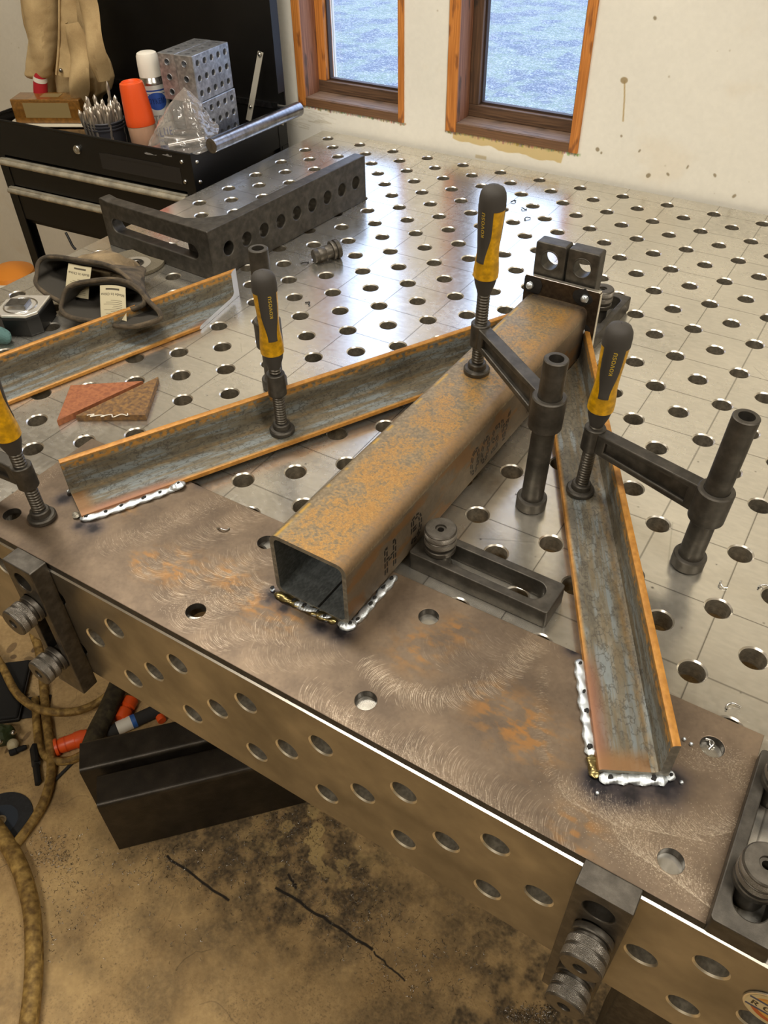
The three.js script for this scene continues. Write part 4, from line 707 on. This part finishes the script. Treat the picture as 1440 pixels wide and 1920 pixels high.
{
  const o = thing('tool_cart', 'black steel tool cart with open lid and two silver drawer pulls', 'tool cart', cartAt(0, 0, -850), CT);
  const B = (n, x0, x1, h0, h1, z0, z1, m = M.black, r = 0, par = o) => { const q = part(n, box2(x0, x1, h0 + (par === o ? 850 : 0), h1 + (par === o ? 850 : 0), z0, z1, r), m, par); return q; };
  const W = -670;
  const tf = B('tray_front', W, 0, -32, 56, -3, 0); B('tray_back', W, 0, -32, 56, -403, -400); B('tray_side', -3, 0, -32, 56, -400, -3); B('tray_side', W, W + 3, -32, 56, -400, -3); B('tray_floor', W + 3, -3, -31, -28, -400, -3);
  const rim = (a, b) => { const g = new THREE.CylinderGeometry(3.4, 3.4, a.distanceTo(b), 12); const m = part('tray_rim', g, M.black, o); const c = a.clone().add(b).multiplyScalar(0.0005); m.position.copy(c); m.quaternion.setFromUnitVectors(V3(0, 1, 0), b.clone().sub(a).normalize()); };
  rim(V3(W, 906, -2), V3(0, 906, -2)); rim(V3(-2, 906, 0), V3(-2, 906, -402)); rim(V3(W, 906, -402), V3(0, 906, -402)); rim(V3(W + 2, 906, 0), V3(W + 2, 906, -402));
  const riv = (x, h, z, side) => { const g = new THREE.SphereGeometry(5.4, 16, 8, 0, 6.3, 0, 1.57); if (side) g.rotateZ(-Math.PI / 2); else g.rotateX(Math.PI / 2); part('rivet', T(g, x, h + 850, z), M.bright, o); };
  riv(-28, 38, 0.2); riv(-28, -8, 0.2); riv(0.2, 36, -18, true); riv(0.2, -10, -18, true); riv(0.2, 22, -380, true);
  part('corner_angle', [box2(-20, 1, 818, 906, 0, 1.2), box2(0, 1.2, 818, 906, -34, 1)], M.black, o); part('corner_angle', box2(0, 1.2, 780, 906, -400, -362), M.black, o);
  const lk = lathe([[0, 0], [11, 0], [11, 4], [9.5, 6], [3, 6], [2.5, 4.5], [0, 4.5]], 32); lk.rotateX(Math.PI / 2); part('lock', T(lk, -361, 870, 0), M.bright, o);
  B('tape_patch', -290, -38, -16, 22, 0, 0.6, M.gaffer); B('tape_patch', -270, -90, 16, 24, 0.6, 1.1, M.gaffer);
  B('cabinet', W + 20, -10, -222, -33, -398, -14);
  for (const [h0, h1, hp] of [[-112, -38, -50], [-206, -116, -126]]) { const d = B('drawer', W + 26, -16, h0, h1, -14, -2); const g = new THREE.CylinderGeometry(7, 7, 630, 20); g.rotateZ(Math.PI / 2); part('pull', [T(g, -343, hp + 850, 9), box2(-656, -30, hp + 856, hp + 860, -4, 9)], M.alu, d); }
  for (const [x, z] of [[W - 2, -30], [-28, -30], [W - 2, -400], [-28, -400]]) part('leg', [box2(x, x + 30, 40, 818, z, z + 3), box2(x < -300 ? x : x + 27, x < -300 ? x + 3 : x + 30, 40, 818, z - (z < -200 ? -0 : 0), z + 30), box2(x, x + 30, 40, 818, z + 27, z + 30)], M.black, o);
  B('lower_shelf', W, 0, -570, -564, -400, 0); B('shelf_lip', W, 0, -570, -540, -4, 0);
  for (const [x, z] of [[W + 15, -15], [-15, -15], [W + 15, -385], [-15, -385]]) { const g = new THREE.CylinderGeometry(22, 22, 22, 24); g.rotateZ(Math.PI / 2); part('caster', T(g, x, 22, z), M.rubber, o); }
  const lid = B('lid', W, 0, 62, 470, -409, -404); B('lid_flange', -3, 0, 96, 470, -404, -378, M.black, 0, o); B('lid_flange', W, W + 3, 96, 470, -404, -378); B('lid_flange', W, 0, 467, 470, -404, -378); B('hinge', W + 20, -20, 52, 66, -406, -398, M.steel);
  const a = cpx(489, 97, -374), b = cpx(466, 226, -330), g = new THREE.BoxGeometry(16, a.distanceTo(b), 2), st = part('lid_stay', g, std(0xb9b4a6, 0.45, 0.4), o); st.position.copy(a.clone().add(b).multiplyScalar(0.0005)).add(V3(0, 0.85, 0)); st.quaternion.setFromUnitVectors(V3(0, 1, 0), a.clone().sub(b).normalize()); part('pivot', T(new THREE.SphereGeometry(6, 14, 10), 0, a.distanceTo(b) / 2 - 6, 2), M.bright, st); part('pivot', T(new THREE.SphereGeometry(5, 14, 10), 0, -a.distanceTo(b) / 2 + 34, 2), M.bright, st);
  part('hook', tube([V3(-500, 628, -6), V3(-490, 615, -2), V3(-478, 596, 2), V3(-470, 588, 2)], 3.5, 16, 8), M.black, o);
}
const inCart = (name, label, category, x, z, h, turn = 0, group) => thing(name, label, category, cartAt(x, z, h), CT + turn, group);
// steel setup blocks with drilled holes: 150 x 100 x 50
{
  const s = rrect(0, 150, 0, 100, 1.5); for (let i = 0; i < 5; i++) for (let j = 0; j < 3; j++) s.holes.push(holePath(18 + i * 28.5, 18 + j * 32, 6.4));
  const face = new THREE.ExtrudeGeometry(s, { depth: 47, bevelEnabled: true, bevelThickness: 1.2, bevelSize: 1.2, bevelOffset: -1.2, bevelSegments: 1, curveSegments: 14 }); face.translate(0, 0, 1.5);
  face.rotateY(Math.PI / 2); face.translate(-49.7, 0, 0);     // long side along -z, wide face at x = 0
  const drill = []; for (let j = 0; j < 3; j++) drill.push(T(new THREE.CylinderGeometry(6.4, 6.4, 24, 20).rotateX(Math.PI / 2), -25, 18 + j * 32, -10));
  for (let i = 0; i < 5; i++) drill.push(T(new THREE.CylinderGeometry(6.4, 6.4, 24, 20), -25, 92, -18 - i * 28.5));
  const bare = (g) => { g = merge([g]); return g; }, ev = new Evaluator(); ev.attributes = ['position', 'normal', 'uv'];
  let cut = new Brush(bare(face)); for (const d of drill) { const b = new Brush(bare(d)); cut.updateMatrixWorld(); b.updateMatrixWorld(); cut = ev.evaluate(cut, b, SUBTRACTION); }
  const drilled = cut.geometry; drilled.clearGroups();
  const rim = T(new THREE.TorusGeometry(7.2, 0.9, 8, 24), 0, 0, 0.1);
  M.block = std(0xd4d6da, 0.42, 0.8, { map: scaled(mottle, 0.09) }); M.blockEnd = std(0x8b8173, 0.4, 0.6);
  const blk = (label, x, z, h, turn) => { const o = inCart('setup_block', label, 'steel block', x, z, h, turn, 'drilled setup blocks'); part('body', drilled, M.block, o); for (let j = 0; j < 3; j++) part('hole_rim', T(rim.clone(), -25, 18 + j * 32, 0), M.block, o); };
  const p = cpx(366, 148, -120);
  blk('drilled steel setup block, upper of the stack, its wide face towards the window', p.x, -120, 131, 0.05);
  blk('drilled steel setup block, upper of the stack, on the side towards the white spray can', p.x - 50.4, -120, 131, 0.05);
  blk('drilled steel setup block, lower of the stack behind the plastic bag', p.x + 2, -116, 30.5, 0.02);
  const o = inCart('setup_block', 'drilled steel setup block lying flat at the foot of the stack', 'steel block', p.x + 2, -116, -27.5, 0, 'drilled setup blocks'); part('body', box2(-100, 0, 0, 57, -150, 0, 1), M.block, o);
}
// white spray can of layout fluid
{
  const p = cpx(290, 160, -150), o = inCart('spray_can', 'white spray can with a white cap and blue print behind the orange can', 'spray can', p.x, -150, -27.5); o.rotation.z = 0.03;
  const tex = canvasTex(1024, 640, (c, W, H) => {
    c.fillStyle = '#d8d8d0'; c.fillRect(0, 0, W, H); c.fillStyle = '#2e4ea0'; c.fillRect(0, 40, W, 12); c.fillRect(0, 70, W, 5);
    for (let k = 0; k < 2; k++) { const x = 220 + k * 512; c.fillStyle = '#3557a8'; c.beginPath(); c.ellipse(x, 130, 130, 70, 0, 0, 7); c.fill(); c.fillStyle = '#20356f'; c.font = 'bold 62px sans-serif'; c.textAlign = 'center'; c.fillText('DYKEM', x, 150); c.fillStyle = '#9a9a96'; c.font = 'bold 96px sans-serif'; c.fillText('STEEL', x, 310); c.fillStyle = '#2a3f9a'; c.font = 'bold 104px sans-serif'; c.fillText('BLUE', x, 420); c.font = 'bold 30px sans-serif'; c.fillText('LAYOUT FLUID', x, 462); c.fillRect(x - 110, 490, 190, 90); c.fillStyle = '#c0564e'; c.font = 'italic 54px serif'; c.fillText('No', x - 190, 420); c.fillStyle = '#556'; for (let q = 0; q < 9; q++) c.fillRect(x - 240, 130 + q * 14, 60 + rnd() * 40, 3); }
  });
  const g = new THREE.CylinderGeometry(32, 32, 180, 48, 1, true); g.rotateY(2.6); part('body', T(g, 0, 92, 0), std(0xffffff, 0.32, 0.3, { map: tex }), o, true);
  part('base', lathe([[0, 1], [30, 1], [32.5, 3], [32, 4]], 40), M.bright, o); part('shoulder', lathe([[32.4, 181], [32.6, 184], [31, 188], [27, 196], [26.5, 198]], 40), M.bright, o);
  part('cap', lathe([[26.4, 196], [27.6, 196.5], [27.2, 218], [25.6, 240], [23, 246], [18, 248.5], [0, 249]], 40), M.white, o);
}
// orange spray can with a tall tinted cap
{
  const p = cpx(262, 200, -62), o = inCart('spray_can', 'orange spray paint can with a tall orange cap', 'spray can', p.x, -62, -27.5); o.rotation.z = 0.06;
  part('body', lathe([[0, 0], [32, 0], [33, 3], [33, 108], [31, 114], [27, 122]], 44), std(0xb9906a, 0.35, 0.4, { map: scaled(mottle, 0.05) }), o);
  part('clear_collar', lathe([[33.6, 70], [34, 72], [34, 112], [33, 116]], 44), phys(0xf0c8a8, 0.15, 0, { transmission: 0.6, thickness: 0 }), o);
  part('printed_band', [lathe([[33.3, 8], [33.3, 66]], 44)], std(0xd0602a, 0.4, 0), o);
  part('cap', lathe([[34.5, 112], [34.8, 113], [34, 128], [31, 170], [28.6, 196], [27, 203], [23, 205], [20, 205], [19, 203], [0, 202.5]], 44), phys(0xf25a22, 0.35, 0, { transmission: 0.15, thickness: 0 }), o);
  part('cap_ring', T(new THREE.TorusGeometry(21.5, 1.6, 8, 40).rotateX(Math.PI / 2), 0, 205, 0), M.orange, o);
}
// cup of drill bits
{
  const p = cpx(202, 250, -95), o = inCart('drill_cup', 'dark ribbed plastic cup among the things in the tray', 'cup', p.x, -95, -27.5);
  part('cup', lathe([[0, 0], [44, 0], [46, 3], [48, 78], [50.5, 79], [50.5, 82], [48.6, 83], [50.6, 86], [50.6, 89], [48.6, 90], [50.6, 93], [50.6, 96], [49, 97.5], [47, 97.5], [46, 90], [45, 8], [0, 6]], 48), std(0x34343a, 0.5, 0), o);
  part('label_patch', sheet(12, 4, (i, j) => { const a = 0.1 + i * 0.9; return [Math.sin(a - 0.9) * 48.4, 30 + j * 34, Math.cos(a - 0.9) * 48.4]; }), std(0x4d5220, 0.6), o); part('tape_tab', sheet(8, 3, (i, j) => { const a = 0.35 + i * 0.55; return [Math.sin(a) * 49, 46 + j * 16, Math.cos(a) * 49]; }), std(0x6a6a66, 0.5), o);
  const flute = (r, l) => sheet(14, 40, (i, j) => { const a = i * 6.28318, y = j * l, k = r * (1 - 0.34 * Math.pow(Math.max(0, Math.cos(2 * (a - y / (r * 2.4)))), 3)) * (j > 0.94 ? (1 - j) / 0.06 : 1); return [Math.cos(a) * k, y, -Math.sin(a) * k]; }, true);
  const bits = [flute(4.2, 122), flute(4.8, 118), flute(5.6, 126), flute(3.6, 115)]; M.bit = std(0xd8cfc2, 0.34, 0.85);
  const world = o.position;
  let n = 0; for (let ring = 0; ring < 4; ring++) { const cnt = [5, 11, 17, 22][ring], R = [7, 18, 29, 40][ring]; for (let k = 0; k < cnt; k++) { const a = (k + rnd() * 0.5) / cnt * 6.28318, x = Math.cos(a) * R, z = Math.sin(a) * R; const m = single('twist_drill', 'steel twist drill standing tip up in the dark plastic cup', 'drill bit', bits[(n * 7 + ring) % 4], M.bit, cartAt(p.x + x, -95 + z, -20 + (n % 7 === 3 ? 14 : rr(-7, 7))), rnd() * 6, 'twist drills in the cup'); m.rotation.x = (z / 38) * 0.10; m.rotation.z = -(x / 38) * 0.10; n++; } }
  { const m = single('twist_drill', 'long steel twist drill sticking up above the rest in the cup', 'drill bit', flute(4.2, 172), M.bit, cartAt(p.x + 2, -118, -18), 0, 'twist drills in the cup'); m.rotation.z = -0.08; }
}
// parcel wrapped in brown tape on a torn cardboard box
{
  M.card = std(0xa98455, 0.85, 0, { map: scaled(mottle, 0.1) }); M.tapeBrown = phys(0x9a6a2e, 0.28, 0, { map: scaled(mottle, 0.07), clearcoat: 0.6, clearcoatRoughness: 0.2 }); M.paper = std(0xcfc6b0, 0.8);
  const c0 = cpx(112, 240, -58), t = 0.42;
  const q = inCart('cardboard_box', 'low torn cardboard box under the taped parcel', 'box', c0.x - 78, -118, -27.5, t); part('tray', [box2(-120, 110, 0, 3, -62, 62), box2(-120, 110, 0, 56, 58, 61), box2(-120, 110, 0, 60, -62, -59), box2(-120, -117, 0, 58, -62, 62), box2(107, 110, 0, 52, -62, 62)], M.card, q); part('paper_sheet', box(216, 1.5, 112, -6, 62, 0), M.paper, q);
  const o = inCart('taped_parcel', 'small parcel wrapped in shiny brown tape', 'parcel', c0.x - 78, -118, 36, t); part('carton', box2(-92, 92, 0, 58, -34, 34, 2.5), M.tapeBrown, o); part('tape_overlap', [box2(-60, 62, 14, 50, 34, 34.6), box2(-20, 30, 58, 58.6, -20, 10)], std(0x8d7a52, 0.3), o);
}
// plastic bag with a few steel pieces
{
  const loop = [[276, 286, -4], [310, 291, -4], [345, 292, -6], [383, 284, -24], [412, 262, -96], [402, 240, -140], [350, 240, -130], [300, 248, -80]].map(([x, y, z]) => cpx(x, y, z)), apex = cpx(345, 163, -92);
  const curve = new THREE.CatmullRomCurve3(loop, true), cen = loop.reduce((s, v) => s.add(v), V3(0, 0, 0)).multiplyScalar(1 / loop.length);
  const O = cen.clone(); O.y = 57;
  const o = inCart('plastic_bag', 'crumpled clear plastic bag leaning over the tray rim', 'bag', O.x, O.z, 57);
  const bg = sheet(110, 50, (i, j) => { const b = curve.getPointAt(i % 1), k = Math.pow(j, 0.9), q = apex.clone().lerp(b, k); const bul = Math.sin(k * Math.PI) * 9; const d = b.clone().sub(cen).setY(0).normalize(); q.addScaledVector(d, bul + 22 * (fbm(i * 16, k * 6, 4, 201) - 0.5) * Math.min(1, k * 3) + 14 * (Math.abs(fbm(i * 30, k * 12, 3, 203) - 0.5)) * k); q.y += 6 * (fbm(i * 20, k * 8, 3, 205) - 0.5) * k; return q.sub(O).toArray(); }, true);
  part('film', bg, phys(0xfbf6f0, 0.09, 0, { transmission: 0.86, thickness: 0, ior: 1.5 }), o);
  for (const [a, b, r] of [[[312, 262, -40], [372, 268, -60], 12], [[318, 275, -24], [385, 262, -70], 10], [[330, 250, -80], [380, 248, -90], 9]]) { const p = cpx(...a).sub(O), q = cpx(...b).sub(O); part('steel_piece', new THREE.TubeGeometry(new THREE.LineCurve3(p, q), 1, r, 16), M.steel, o); }
}
// round bar lying on the side rim of the tray
{
  const a = pix(396, 274, 75), b = pix(560, 204, 75), L = a.distanceTo(b) * 1000, g = lathe([[0, 0], [16, 0], [17, 1], [17, L - 1], [16, L], [0, L]], 40);
  const m = single('round_bar', 'polished steel round bar lying on the cart rim', 'steel bar', g, M.steel, a); m.quaternion.setFromUnitVectors(V3(0, 1, 0), b.clone().sub(a).normalize());
}
// tan canvas jacket hanging in front of the lid
{
  const tan = dataTex(512, 512, (i, j) => { const n = fbm(i / 60, j / 60, 5, 211), f = fbm(i / 1.6, j / 1.6, 2, 213); return lerp3([166, 140, 98], [212, 186, 138], clamp(n * 1.2 - 0.2 + 0.3 * (f - 0.5))); });
  M.canvas = std(0xffffff, 0.92, 0, { map: scaled(tan, 0.35) });
  const o = inCart('work_jacket', 'tan canvas work jacket hanging in folds beside the open lid', 'jacket', -560, -252, -20);
  const O = V3(-560, -20, -252);
  // silhouette in photo pixels: left edge, right edge for rows
  const rows = [[-150, 96, 108], [-135, 70, 132], [-100, 60, 146], [-60, 58, 150], [0, 56, 158], [40, 60, 172], [80, 68, 180], [110, 72, 196], [135, 76, 204], [160, 88, 200], [180, 104, 180], [198, 118, 168]].map(([y, l, r]) => [cpx(l, y, -252).sub(O), cpx(r, y, -252).sub(O)]);
  const row = (t) => { const k = t * (rows.length - 1), i = Math.min(rows.length - 2, Math.floor(k)), f = k - i; return [rows[i][0].clone().lerp(rows[i + 1][0], f), rows[i][1].clone().lerp(rows[i + 1][1], f)]; };
  part('body', sheet(160, 90, (i, j) => { const [l, r] = row(j), c = l.clone().add(r).multiplyScalar(0.5), hw = l.distanceTo(r) / 2, a = i * 6.28318; const fold = 0.16 * Math.sin(a * 5 + 2 * Math.sin(j * 3)) + 0.10 * Math.sin(a * 11 + j * 5) + 0.14 * (fbm(Math.cos(a) * 2.5 + 5, j * 6 + Math.sin(a) * 2.5, 4, 217) - 0.5); return [c.x + Math.cos(a) * hw * (1 + fold * 0.25), c.y, c.z + Math.sin(a) * 62 * (1 + fold * 1.6)]; }, true), M.canvas, o);
  const sl = [cpx(72, -50, -165), cpx(76, 20, -160), cpx(80, 80, -158), cpx(77, 120, -152), cpx(72, 148, -150)].map((v) => v.sub(O)), sc = new THREE.CatmullRomCurve3(sl);
  part('sleeve', sheet(40, 60, (i, j) => { const q = sc.getPointAt(j), a = i * 6.28318, R = (j > 0.93 ? Math.sqrt(Math.max(0, 1 - ((j - 0.93) / 0.07) ** 2)) : 1) * mix(50, 38, j) * (1 + 0.1 * Math.sin(a * 3 + j * 7) + 0.12 * (fbm(Math.cos(a) * 2 + 9, j * 9, 3, 219) - 0.5)); return [q.x + Math.cos(a) * R, q.y, q.z + Math.sin(a) * R * 0.8]; }, true), M.canvas, o);
  const pl = [cpx(118, -50, -150), cpx(118, 20, -148), cpx(117, 80, -146), cpx(112, 140, -138)].map((v) => v.sub(O)), pc = new THREE.CatmullRomCurve3(pl);
  part('zip_placket', sheet(14, 60, (i, j) => { const q = pc.getPointAt(j); return [q.x + (i - 0.2) * mix(36, 62, j), q.y - i * 4, q.z + 10 * Math.sin(i * 3.1) - i * 10 + 5 * (fbm(j * 8, i * 2, 3, 223) - 0.5)]; }), M.canvas, o);
  part('piping', tube([...Array(12)].map((_, k) => { const q = pc.getPointAt(k / 11); return V3(q.x - 7, q.y, q.z + 5); }), 3, 50, 8), M.canvas, o);
  const fl = (pts, w) => { const c = new THREE.CatmullRomCurve3(pts.map(([x, y, z]) => cpx(x, y, z).sub(O))); return sheet(14, 40, (i, j) => { const q = c.getPointAt(j); return [q.x + (i - 0.5) * w * Math.sin(0.35 + j * 2.3), q.y, q.z + 26 * Math.sin(i * 3.14) + 6 * Math.sin(j * 9 + i * 3)]; }); };
  part('fold', fl([[160, -40, -168], [172, 40, -164], [184, 100, -160], [196, 150, -168]], 62), M.canvas, o);
  part('fold', fl([[140, 40, -160], [148, 100, -156], [150, 150, -150], [150, 190, -156]], 74), M.canvas, o);
  const h0 = cpx(102, -148, -252).sub(O), h1 = V3(h0.x - 20, 492, -152); part('hanging_loop', tube([h0, h0.clone().lerp(h1, 0.5).add(V3(0, 12, 0)), h1, V3(h1.x, 470, -160)], 6, 30, 8), M.canvas, o);
  const b = part('snap', T(new THREE.SphereGeometry(5, 12, 8), ...(() => { const q = cpx(114, 132, -128).sub(O); return [q.x, q.y, q.z]; })()), M.steel, o);
  const rd = inCart('striped_tube', 'red and white striped tube end poking out under the jacket', 'tube', 0, 0, 0); const r0 = cpx(76, 168, -138), r1 = cpx(92, 132, -146);
  rd.position.copy(cartAt(r0.x, r0.z, r0.y)); const L = r0.distanceTo(r1); part('tube', lathe([[0, -40], [17, -40], [18, 0], [17, L * 0.5], [12, L], [0, L]], 24), M.red, rd); part('white_band', lathe([[18.1, L * 0.38], [17.2, L * 0.56]], 24), M.white, rd); rd.rotation.z = -0.35;
}
// jug on the lower shelf
{
  const o = inCart('plastic_jug', 'orange plastic jug with a white and red label on the lower cart shelf', 'jug', -668 + 0, 0, -563.5); const p = cpx(24, 520, -60); o.position.copy(cartAt(p.x, -60, -563.5)); const top = p.y + 563.5 + 40;
  part('body', lathe([[0, 0], [78, 0], [84, 6], [84, top - 50], [70, top - 18], [40, top - 4], [0, top]], 40), std(0xe08a2c, 0.45), o); const wrap = (pts, a, l) => new THREE.LatheGeometry(pts.map(([r, y]) => new THREE.Vector2(r, y)), 24, a, l); part('label_white', wrap([[85, top - 190], [85, top - 51], [76, top - 30]], -0.6, 1.5), M.white, o); part('label_red', wrap([[85.4, top - 190], [85.4, top - 60], [80, top - 40]], 0.55, 1.0), M.red, o);
}

// ---------------------------------------------------------------- on the floor
M.hose = std(0xcdb277, 0.7, 0, { map: scaled(dataTex(256, 256, (i, j) => lerp3([120, 104, 74], [226, 214, 180], clamp(fbm(i / 14, j / 14, 5, 231) * 1.5 - 0.3))), 0.15) });
M.hoseDark = std(0x55503f, 0.8, 0, { map: M.hose.map });
const FL = (x, y, r) => pix(x, y, -850 + r);
function hose(label, pts, r, mat = M.hose, name = 'cable', cat = 'cable') {
  const O = pix(pts[0][0], pts[0][1], -850); const P = pts.map(([x, y, lift = 0]) => mm(pix(x, y, -850 + r + lift), O));
  const m = single(name, label, cat, tube(P, r, 140, 12), mat, O, 0); return m;
}
hose('dirty yellow welding cable curving down beside the dark cutting disc', [[-60, 1490], [0, 1562], [36, 1624], [58, 1700], [64, 1790], [60, 1870], [48, 1960]], 16);
hose('dirty cable running from the hook tool past the cutting disc', [[30, 1583, 2], [62, 1540], [84, 1500], [96, 1450], [94, 1400], [86, 1340, 2], [80, 1270, 2], [72, 1215, 2], [62, 1180], [70, 1150]], 10);
hose('dirty cable looping under the flat stop to the taped hose', [[-40, 1180], [4, 1250, 28], [36, 1305, 30], [80, 1332, 28], [140, 1334, 22], [185, 1316, 16], [215, 1292, 30]], 9);
hose('short dirty cable loop beside the orange connector', [[66, 1310], [70, 1370], [76, 1405], [98, 1425], [130, 1426], [160, 1412]], 9);
hose('thin dark rod lying from the dirty cable towards the steel tubes', [[84, 1482], [118, 1448], [146, 1420]], 3.5, M.rubber, 'steel_rod', 'rod');
hose('thick taped dark hose leaning against the steel tubes', [[168, 1408, 4], [182, 1372, 10], [198, 1340, 16], [214, 1304, 20], [228, 1270, 20]], 21, M.hoseDark, 'taped_hose', 'hose');
{ // two dark rectangular tubes on the floor
  const mk = (label, p, len) => { const d = V3(0.684, 0, -0.729), o = thing('rectangular_tube', label, 'steel tube', at(p[0], p[1], -850), Math.atan2(0.729, 0.684), 'dark steel tubes on the floor'); const s = rrect(0, 66, 0.3, 178, 9), h = rrect(5, 61, 5, 173, 5, THREE.Path); s.holes.push(h); const g = new THREE.ExtrudeGeometry(s, { depth: len, bevelEnabled: false, curveSegments: 8 }); g.rotateY(Math.PI / 2); part('tube', toCreasedNormals(g, 0.6), M.millDark, o); };
  M.millDark = std(0x4a433a, 0.4, 0.55, { map: scaled(mottle, 0.25), bumpMap: scaled(fineNoise, 0.05), bumpScale: 0.0004 });
  mk('dark rectangular steel tube on the floor, longer side showing', [-30, 1526], 620);
  mk('dark rectangular steel tube on the floor beside the taped hose', [-111, 1494], 640);
}
{ // orange connectors and black torch on the floor
  const stick = (name, label, cat, a, b, r, build) => { const A = FL(a[0], a[1], r + (a[2] ?? 0)), B = FL(b[0], b[1], r + (b[2] ?? 0)), L = A.distanceTo(B) * 1000, o = thing(name, label, cat, A); o.quaternion.setFromUnitVectors(V3(0, 1, 0), B.clone().sub(A).normalize()); build(o, L); return o; };
  stick('cable_connector', 'bright orange cable connector on the floor at the cable loop', 'connector', [104, 1402], [166, 1380], 17, (o, L) => { part('flange', lathe([[0, 0], [19, 0], [19, 6], [14, 7]], 28), M.orange, o); part('barrel', lathe([[14, 6], [16.5, 12], [17, L * 0.6], [18.5, L * 0.62], [18.5, L * 0.8], [15, L]], 28), M.orange, o); part('groove', lathe([[17.3, L * 0.3], [17.3, L * 0.34]], 28), M.orangeDeep, o); });
  stick('cable_connector', 'bright orange connector half hidden behind the taped hose', 'connector', [226, 1350], [246, 1312], 17, (o, L) => { part('barrel', lathe([[0, 0], [16, 0], [17, 4], [17, L * 0.45], [13, L * 0.5], [13, L * 0.6], [17, L * 0.64], [17, L], [0, L]], 28), M.orange, o); });
  stick('cable_connector', 'small orange connector tip peeping out under the table side', 'connector', [304, 1352], [292, 1326], 10, (o, L) => part('tip', lathe([[0, 0], [9, 0], [10, 4], [10, L], [0, L]], 20), M.orange, o));
  stick('plasma_torch', 'black torch handle with a white and blue sticker on the floor', 'torch', [198, 1376], [300, 1330], 15, (o, L) => { part('handle', lathe([[0, 0], [8, 0], [12, 14], [15, 30], [15, L], [0, L]], 28), M.rubber, o); part('sticker', lathe([[15.2, 26], [15.4, 60]], 28), M.white, o); part('blue_band', lathe([[15.5, 58], [15.5, 68]], 28), std(0x2f5fa8, 0.5), o); });
  stick('hook_tool', 'black spring hand clamp lying by the cable', 'clamp', [72, 1470], [62, 1398], 8, (o, L) => { part('jaw', [box(17, L * 0.5, 10, 0, L * 0.25, 0, 3), box(13, L * 0.5, 10, -5, L * 0.74, 0, 3), box(13, L * 0.46, 10, 9, L * 0.72, 2, 3)], M.blackMatt, o); part('pivot', T(new THREE.CylinderGeometry(7, 7, 14, 18).rotateX(Math.PI / 2), 2, L * 0.5, 0), M.rubber, o); });
  stick('rubber_pin', 'short black rubber pin on the floor near the spring clamp', 'pin', [18, 1412], [50, 1400], 8, (o, L) => part('pin', lathe([[0, 0], [7, 0], [8, 3], [8, 14], [6, 16], [6, L - 6], [4, L], [0, L]], 20), M.blackMatt, o));
}
{ // thin cutting disc
  const o = thing('cutting_disc', 'dark grey cutting disc lying on the floor', 'disc', FL(2, 1540, 0)), g = lathe([[11, 0.5], [11, 3.2], [62, 3], [62.5, 1.5], [62, 0.3]], 56);
  part('abrasive', g, std(0x2a2c30, 0.7, 0, { map: scaled(mottle, 0.05) }), o); part('hub_label', lathe([[12, 3.5], [34, 3.5]], 48), std(0x27303c, 0.5), o); part('hub_ring', lathe([[8, 0.5], [8, 3.8], [11.5, 3.8], [11.5, 0.5]], 32), M.bright, o);
}
{ // black plastic case and green object at the picture's rim
  const p = FL(4, 1325, 0), o = thing('plastic_case', 'black plastic tool case on the floor by the looping cable', 'case', p, 0.7); part('body', box2(-190, 50, 0.3, 24, -110, 50, 6), M.blackMatt, o); part('lid_lip', box2(-192, 52, 13, 17, -112, 52, 1.5), M.rubber, o); part('flap', [box(60, 5, 56, 78, 3, 14, 2)], M.rubber, o);
  const q = FL(12, 1388, 0), c = thing('chain_lump', 'dark green padlock with pale beads on the floor', 'lock', q, 0.3); part('body', T(blob(24, 31, 0.2, 3), 0, 22, 0), std(0x2f3a1e, 0.5), c); part('pale_knob', T(blob(13, 33, 0.15, 2), 30, 14, 12), std(0xb9ad8c, 0.5), c); for (const [x, z] of [[-8, 18], [10, 20], [24, -6]]) part('bead', T(new THREE.SphereGeometry(6, 14, 10), x, 30, z), M.bright, c);
}
{ // swarf and grit swept about the floor
  const cur = [0, 1, 2].map((k) => tube([V3(-5, 0, 0), V3(-2, 1.2 + k, 2 * k), V3(2, 0.5, 3), V3(5, 0.4, k * 2 - 1)], 0.55 + 0.15 * k, 5, 4));
  const base = cur[0].clone(); base.scale(0.001, 0.001, 0.001);
  const mk = (name, label, mat, n, spots, sc) => {
    const im = new THREE.InstancedMesh(base, mat, n), m4 = new THREE.Matrix4(), q = new THREE.Quaternion(), e = new THREE.Euler();
    for (let k = 0; k < n; k++) { const s = spots[Math.floor(rnd() * spots.length)], g = () => rnd() + rnd() + rnd() - 1.5, p = pix(s[0] + g() * s[2], s[1] + g() * s[3], -849.4); e.set(rr(-0.2, 0.2), rnd() * 6.3, rr(-0.2, 0.2)); const z = rr(0.3, 1) * sc; m4.compose(p, q.setFromEuler(e), V3(z, z, z)); im.setMatrixAt(k, m4); }
    im.name = name; im.userData = { label, category: 'swarf', kind: 'stuff' }; im.castShadow = im.receiveShadow = true; scene.add(im);
  };
  const spots = [[300, 1620, 110, 50], [480, 1600, 130, 60], [620, 1660, 120, 80], [680, 1720, 100, 80], [120, 1680, 70, 110], [420, 1700, 260, 130], [800, 1800, 140, 80], [100, 1590, 50, 40], [1000, 1900, 60, 20], [560, 1550, 90, 40]];
  mk('bright_swarf', 'bright steel swarf scattered over the floor', M.bright, 1400, spots, 0.8);
  mk('dark_swarf', 'dark rusty swarf and grit scattered over the floor', std(0x3a2e20, 0.8, 0.2), 1300, spots, 0.6);
}
renderer.render(scene, camera);
